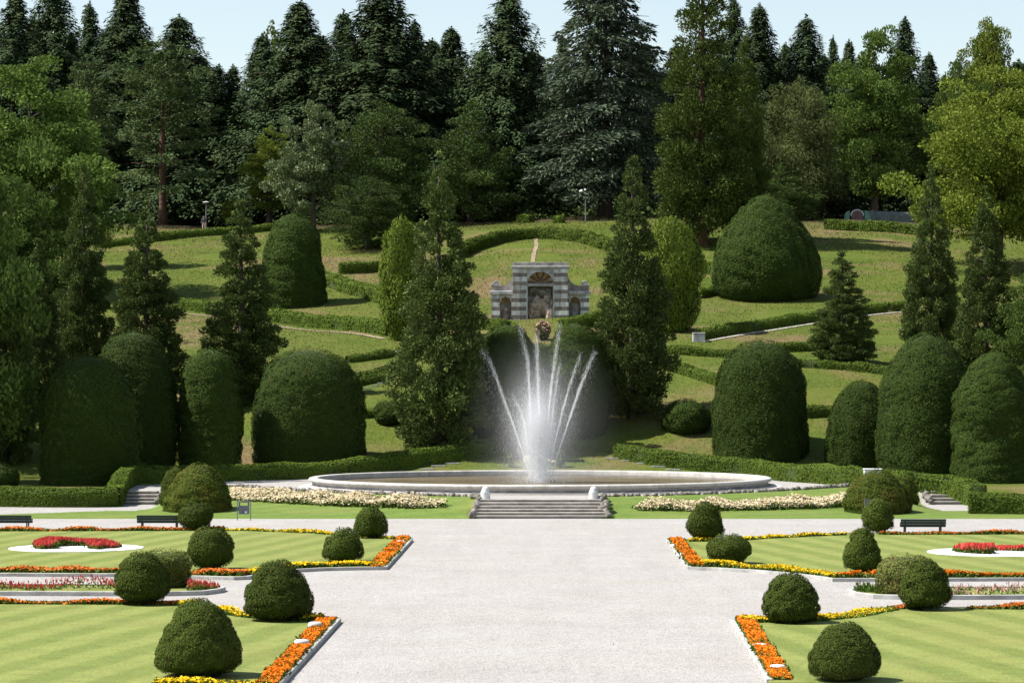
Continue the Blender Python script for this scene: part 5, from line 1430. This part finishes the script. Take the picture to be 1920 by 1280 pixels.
mb = MB(); oa = [(Rb*1.1*math.cos(a), zc+Rb*1.02*math.sin(a)) for a in np.linspace(0, math.pi, 15)]; ia = [(Rb*.93*math.cos(a), zc+Rb*.88*math.sin(a)) for a in np.linspace(math.pi, 0, 15)]
mb.prism(oa+ia, -.16, .3); mb.build('end_rim', M['white'], sh)
for s in (-1, 1):
    pts_ = [(0, -.2)]+[(s*Rb*.9*math.sin(a)*.95, zc+Rb*.8-(1-math.cos(a))*Rb*.9) for a in np.linspace(0, 1.45, 8)]+[(s*Rb*.85, -.2)]
    base_x = s*Rb*1.25 if s > 0 else -Rb*2.15
    pp = [(base_x+(x if s > 0 else x+Rb*.9), z) for x, z in pts_]
    MB().prism(pp if s < 0 else pp[::-1], -.3, -.24).build('side_panel', M['shelterdoor'], sh)

# ------------------------------------------------------------------ person by the left lamp
def person():
    Y = 280.3; x = (382-PX)/F*Y; z = th(x, Y)
    root = empty('person', (x, Y, z), 'person in dark top with bare legs beside the left hilltop lamp', 'person')
    J = [(0, 0, .92), (0, 0, 1.12), (0, 0, 1.36), (0, 0, 1.47), (0, -.01, 1.62), (0, -.01, 1.70), (-.18, 0, 1.38), (-.24, -.02, 1.12), (-.23, -.10, .88), (.18, 0, 1.38), (.24, -.02, 1.12), (.23, -.10, .88),
         (-.09, 0, .86), (-.10, -.02, .48), (-.10, .03, .08), (-.10, -.12, .03), (.09, 0, .86), (.10, -.02, .48), (.11, .03, .08), (.11, -.12, .03)]
    E = [(0, 1), (1, 2), (2, 3), (3, 4), (4, 5), (2, 6), (6, 7), (7, 8), (2, 9), (9, 10), (10, 11), (0, 12), (12, 13), (13, 14), (14, 15), (0, 16), (16, 17), (17, 18), (18, 19)]
    rad = [.14, .14, .15, .06, .10, .085, .065, .05, .035, .065, .05, .035, .095, .07, .045, .04, .095, .07, .045, .04]
    me = bpy.data.meshes.new('body'); me.from_pydata(J, E, []); me.update()
    o = link(bpy.data.objects.new('body', me), root); sk = o.modifiers.new('skin', 'SKIN')
    for v, q in zip(me.skin_vertices[0].data, rad): v.radius = (q, q*.8)
    me.skin_vertices[0].data[0].use_root = True
    o.modifiers.new('sub', 'SUBSURF').levels = 1
    m, nt, out = new_mat('clothing'); co = coord(nt, 'Object'); sp = nt.nodes.new('ShaderNodeSeparateXYZ'); nt.links.new(co, sp.inputs[0])
    col = ramp(nt, math_n(nt, 'DIVIDE', sp.outputs[2], 1.8), [(0, (.05, .04, .035)), (.045, (.62, .42, .32)), (.52, (.05, .04, .05)), (.82, (.50, .32, .24)), (.90, (.03, .02, .015))], 'CONSTANT')
    pb_ = N(nt, 'ShaderNodeBsdfPrincipled'); nt.links.new(col, pb_.inputs['Base Color']); pb_.inputs['Roughness'].default_value = .8; nt.links.new(pb_.outputs[0], out.inputs[0])
    me.materials.append(m)
    return root
person()

# ------------------------------------------------------------------ light and camera
EL, AZ = 53., -3.       # sun height; degrees behind the left-hand direction
sdir = Vector((-math.cos(R(EL))*math.cos(R(AZ)), math.cos(R(EL))*math.sin(R(AZ)), math.sin(R(EL))))
sun = bpy.data.lights.new('sun', 'SUN'); sun.energy = 5.0; sun.angle = R(.5); sun.color = (1, .955, .88)
so = link(bpy.data.objects.new('sun', sun)); so.rotation_euler = sdir.to_track_quat('Z', 'Y').to_euler()
w = bpy.data.worlds.new('World'); SC.world = w; w.use_nodes = True
nt = w.node_tree; bg = nt.nodes['Background']
sky = nt.nodes.new('ShaderNodeTexSky'); sky.sky_type = 'NISHITA'; sky.sun_disc = False
sky.sun_elevation = R(EL); sky.sun_rotation = R(-(90-AZ)); sky.altitude = 300; sky.air_density = 1.3; sky.dust_density = .15; sky.ozone_density = 1.0
hz = nt.nodes.new('ShaderNodeHueSaturation'); hz.inputs['Saturation'].default_value = .74; nt.links.new(sky.outputs[0], hz.inputs['Color']); nt.links.new(hz.outputs[0], bg.inputs[0]); bg.inputs[1].default_value = .072

cam = bpy.data.cameras.new('camera'); cam.sensor_width = 36; cam.sensor_fit = 'HORIZONTAL'; cam.lens = F/1920*36
cam.shift_x = (960-PX)/1920; cam.shift_y = (PY-640)/1920; cam.clip_end = 3000; cam.clip_start = .5
co_ = link(bpy.data.objects.new('camera', cam)); co_.location = (0, 0, HC); co_.rotation_euler = (R(90), 0, 0)
SC.camera = co_
vs_ = SC.view_settings; vs_.view_transform = 'Standard'; vs_.look = 'None'; vs_.gamma = 1; vs_.exposure = 1.15
cy = SC.cycles; cy.max_bounces = 6; cy.diffuse_bounces = 3; cy.glossy_bounces = 2; cy.transmission_bounces = 4; cy.transparent_max_bounces = 12; cy.volume_bounces = 1
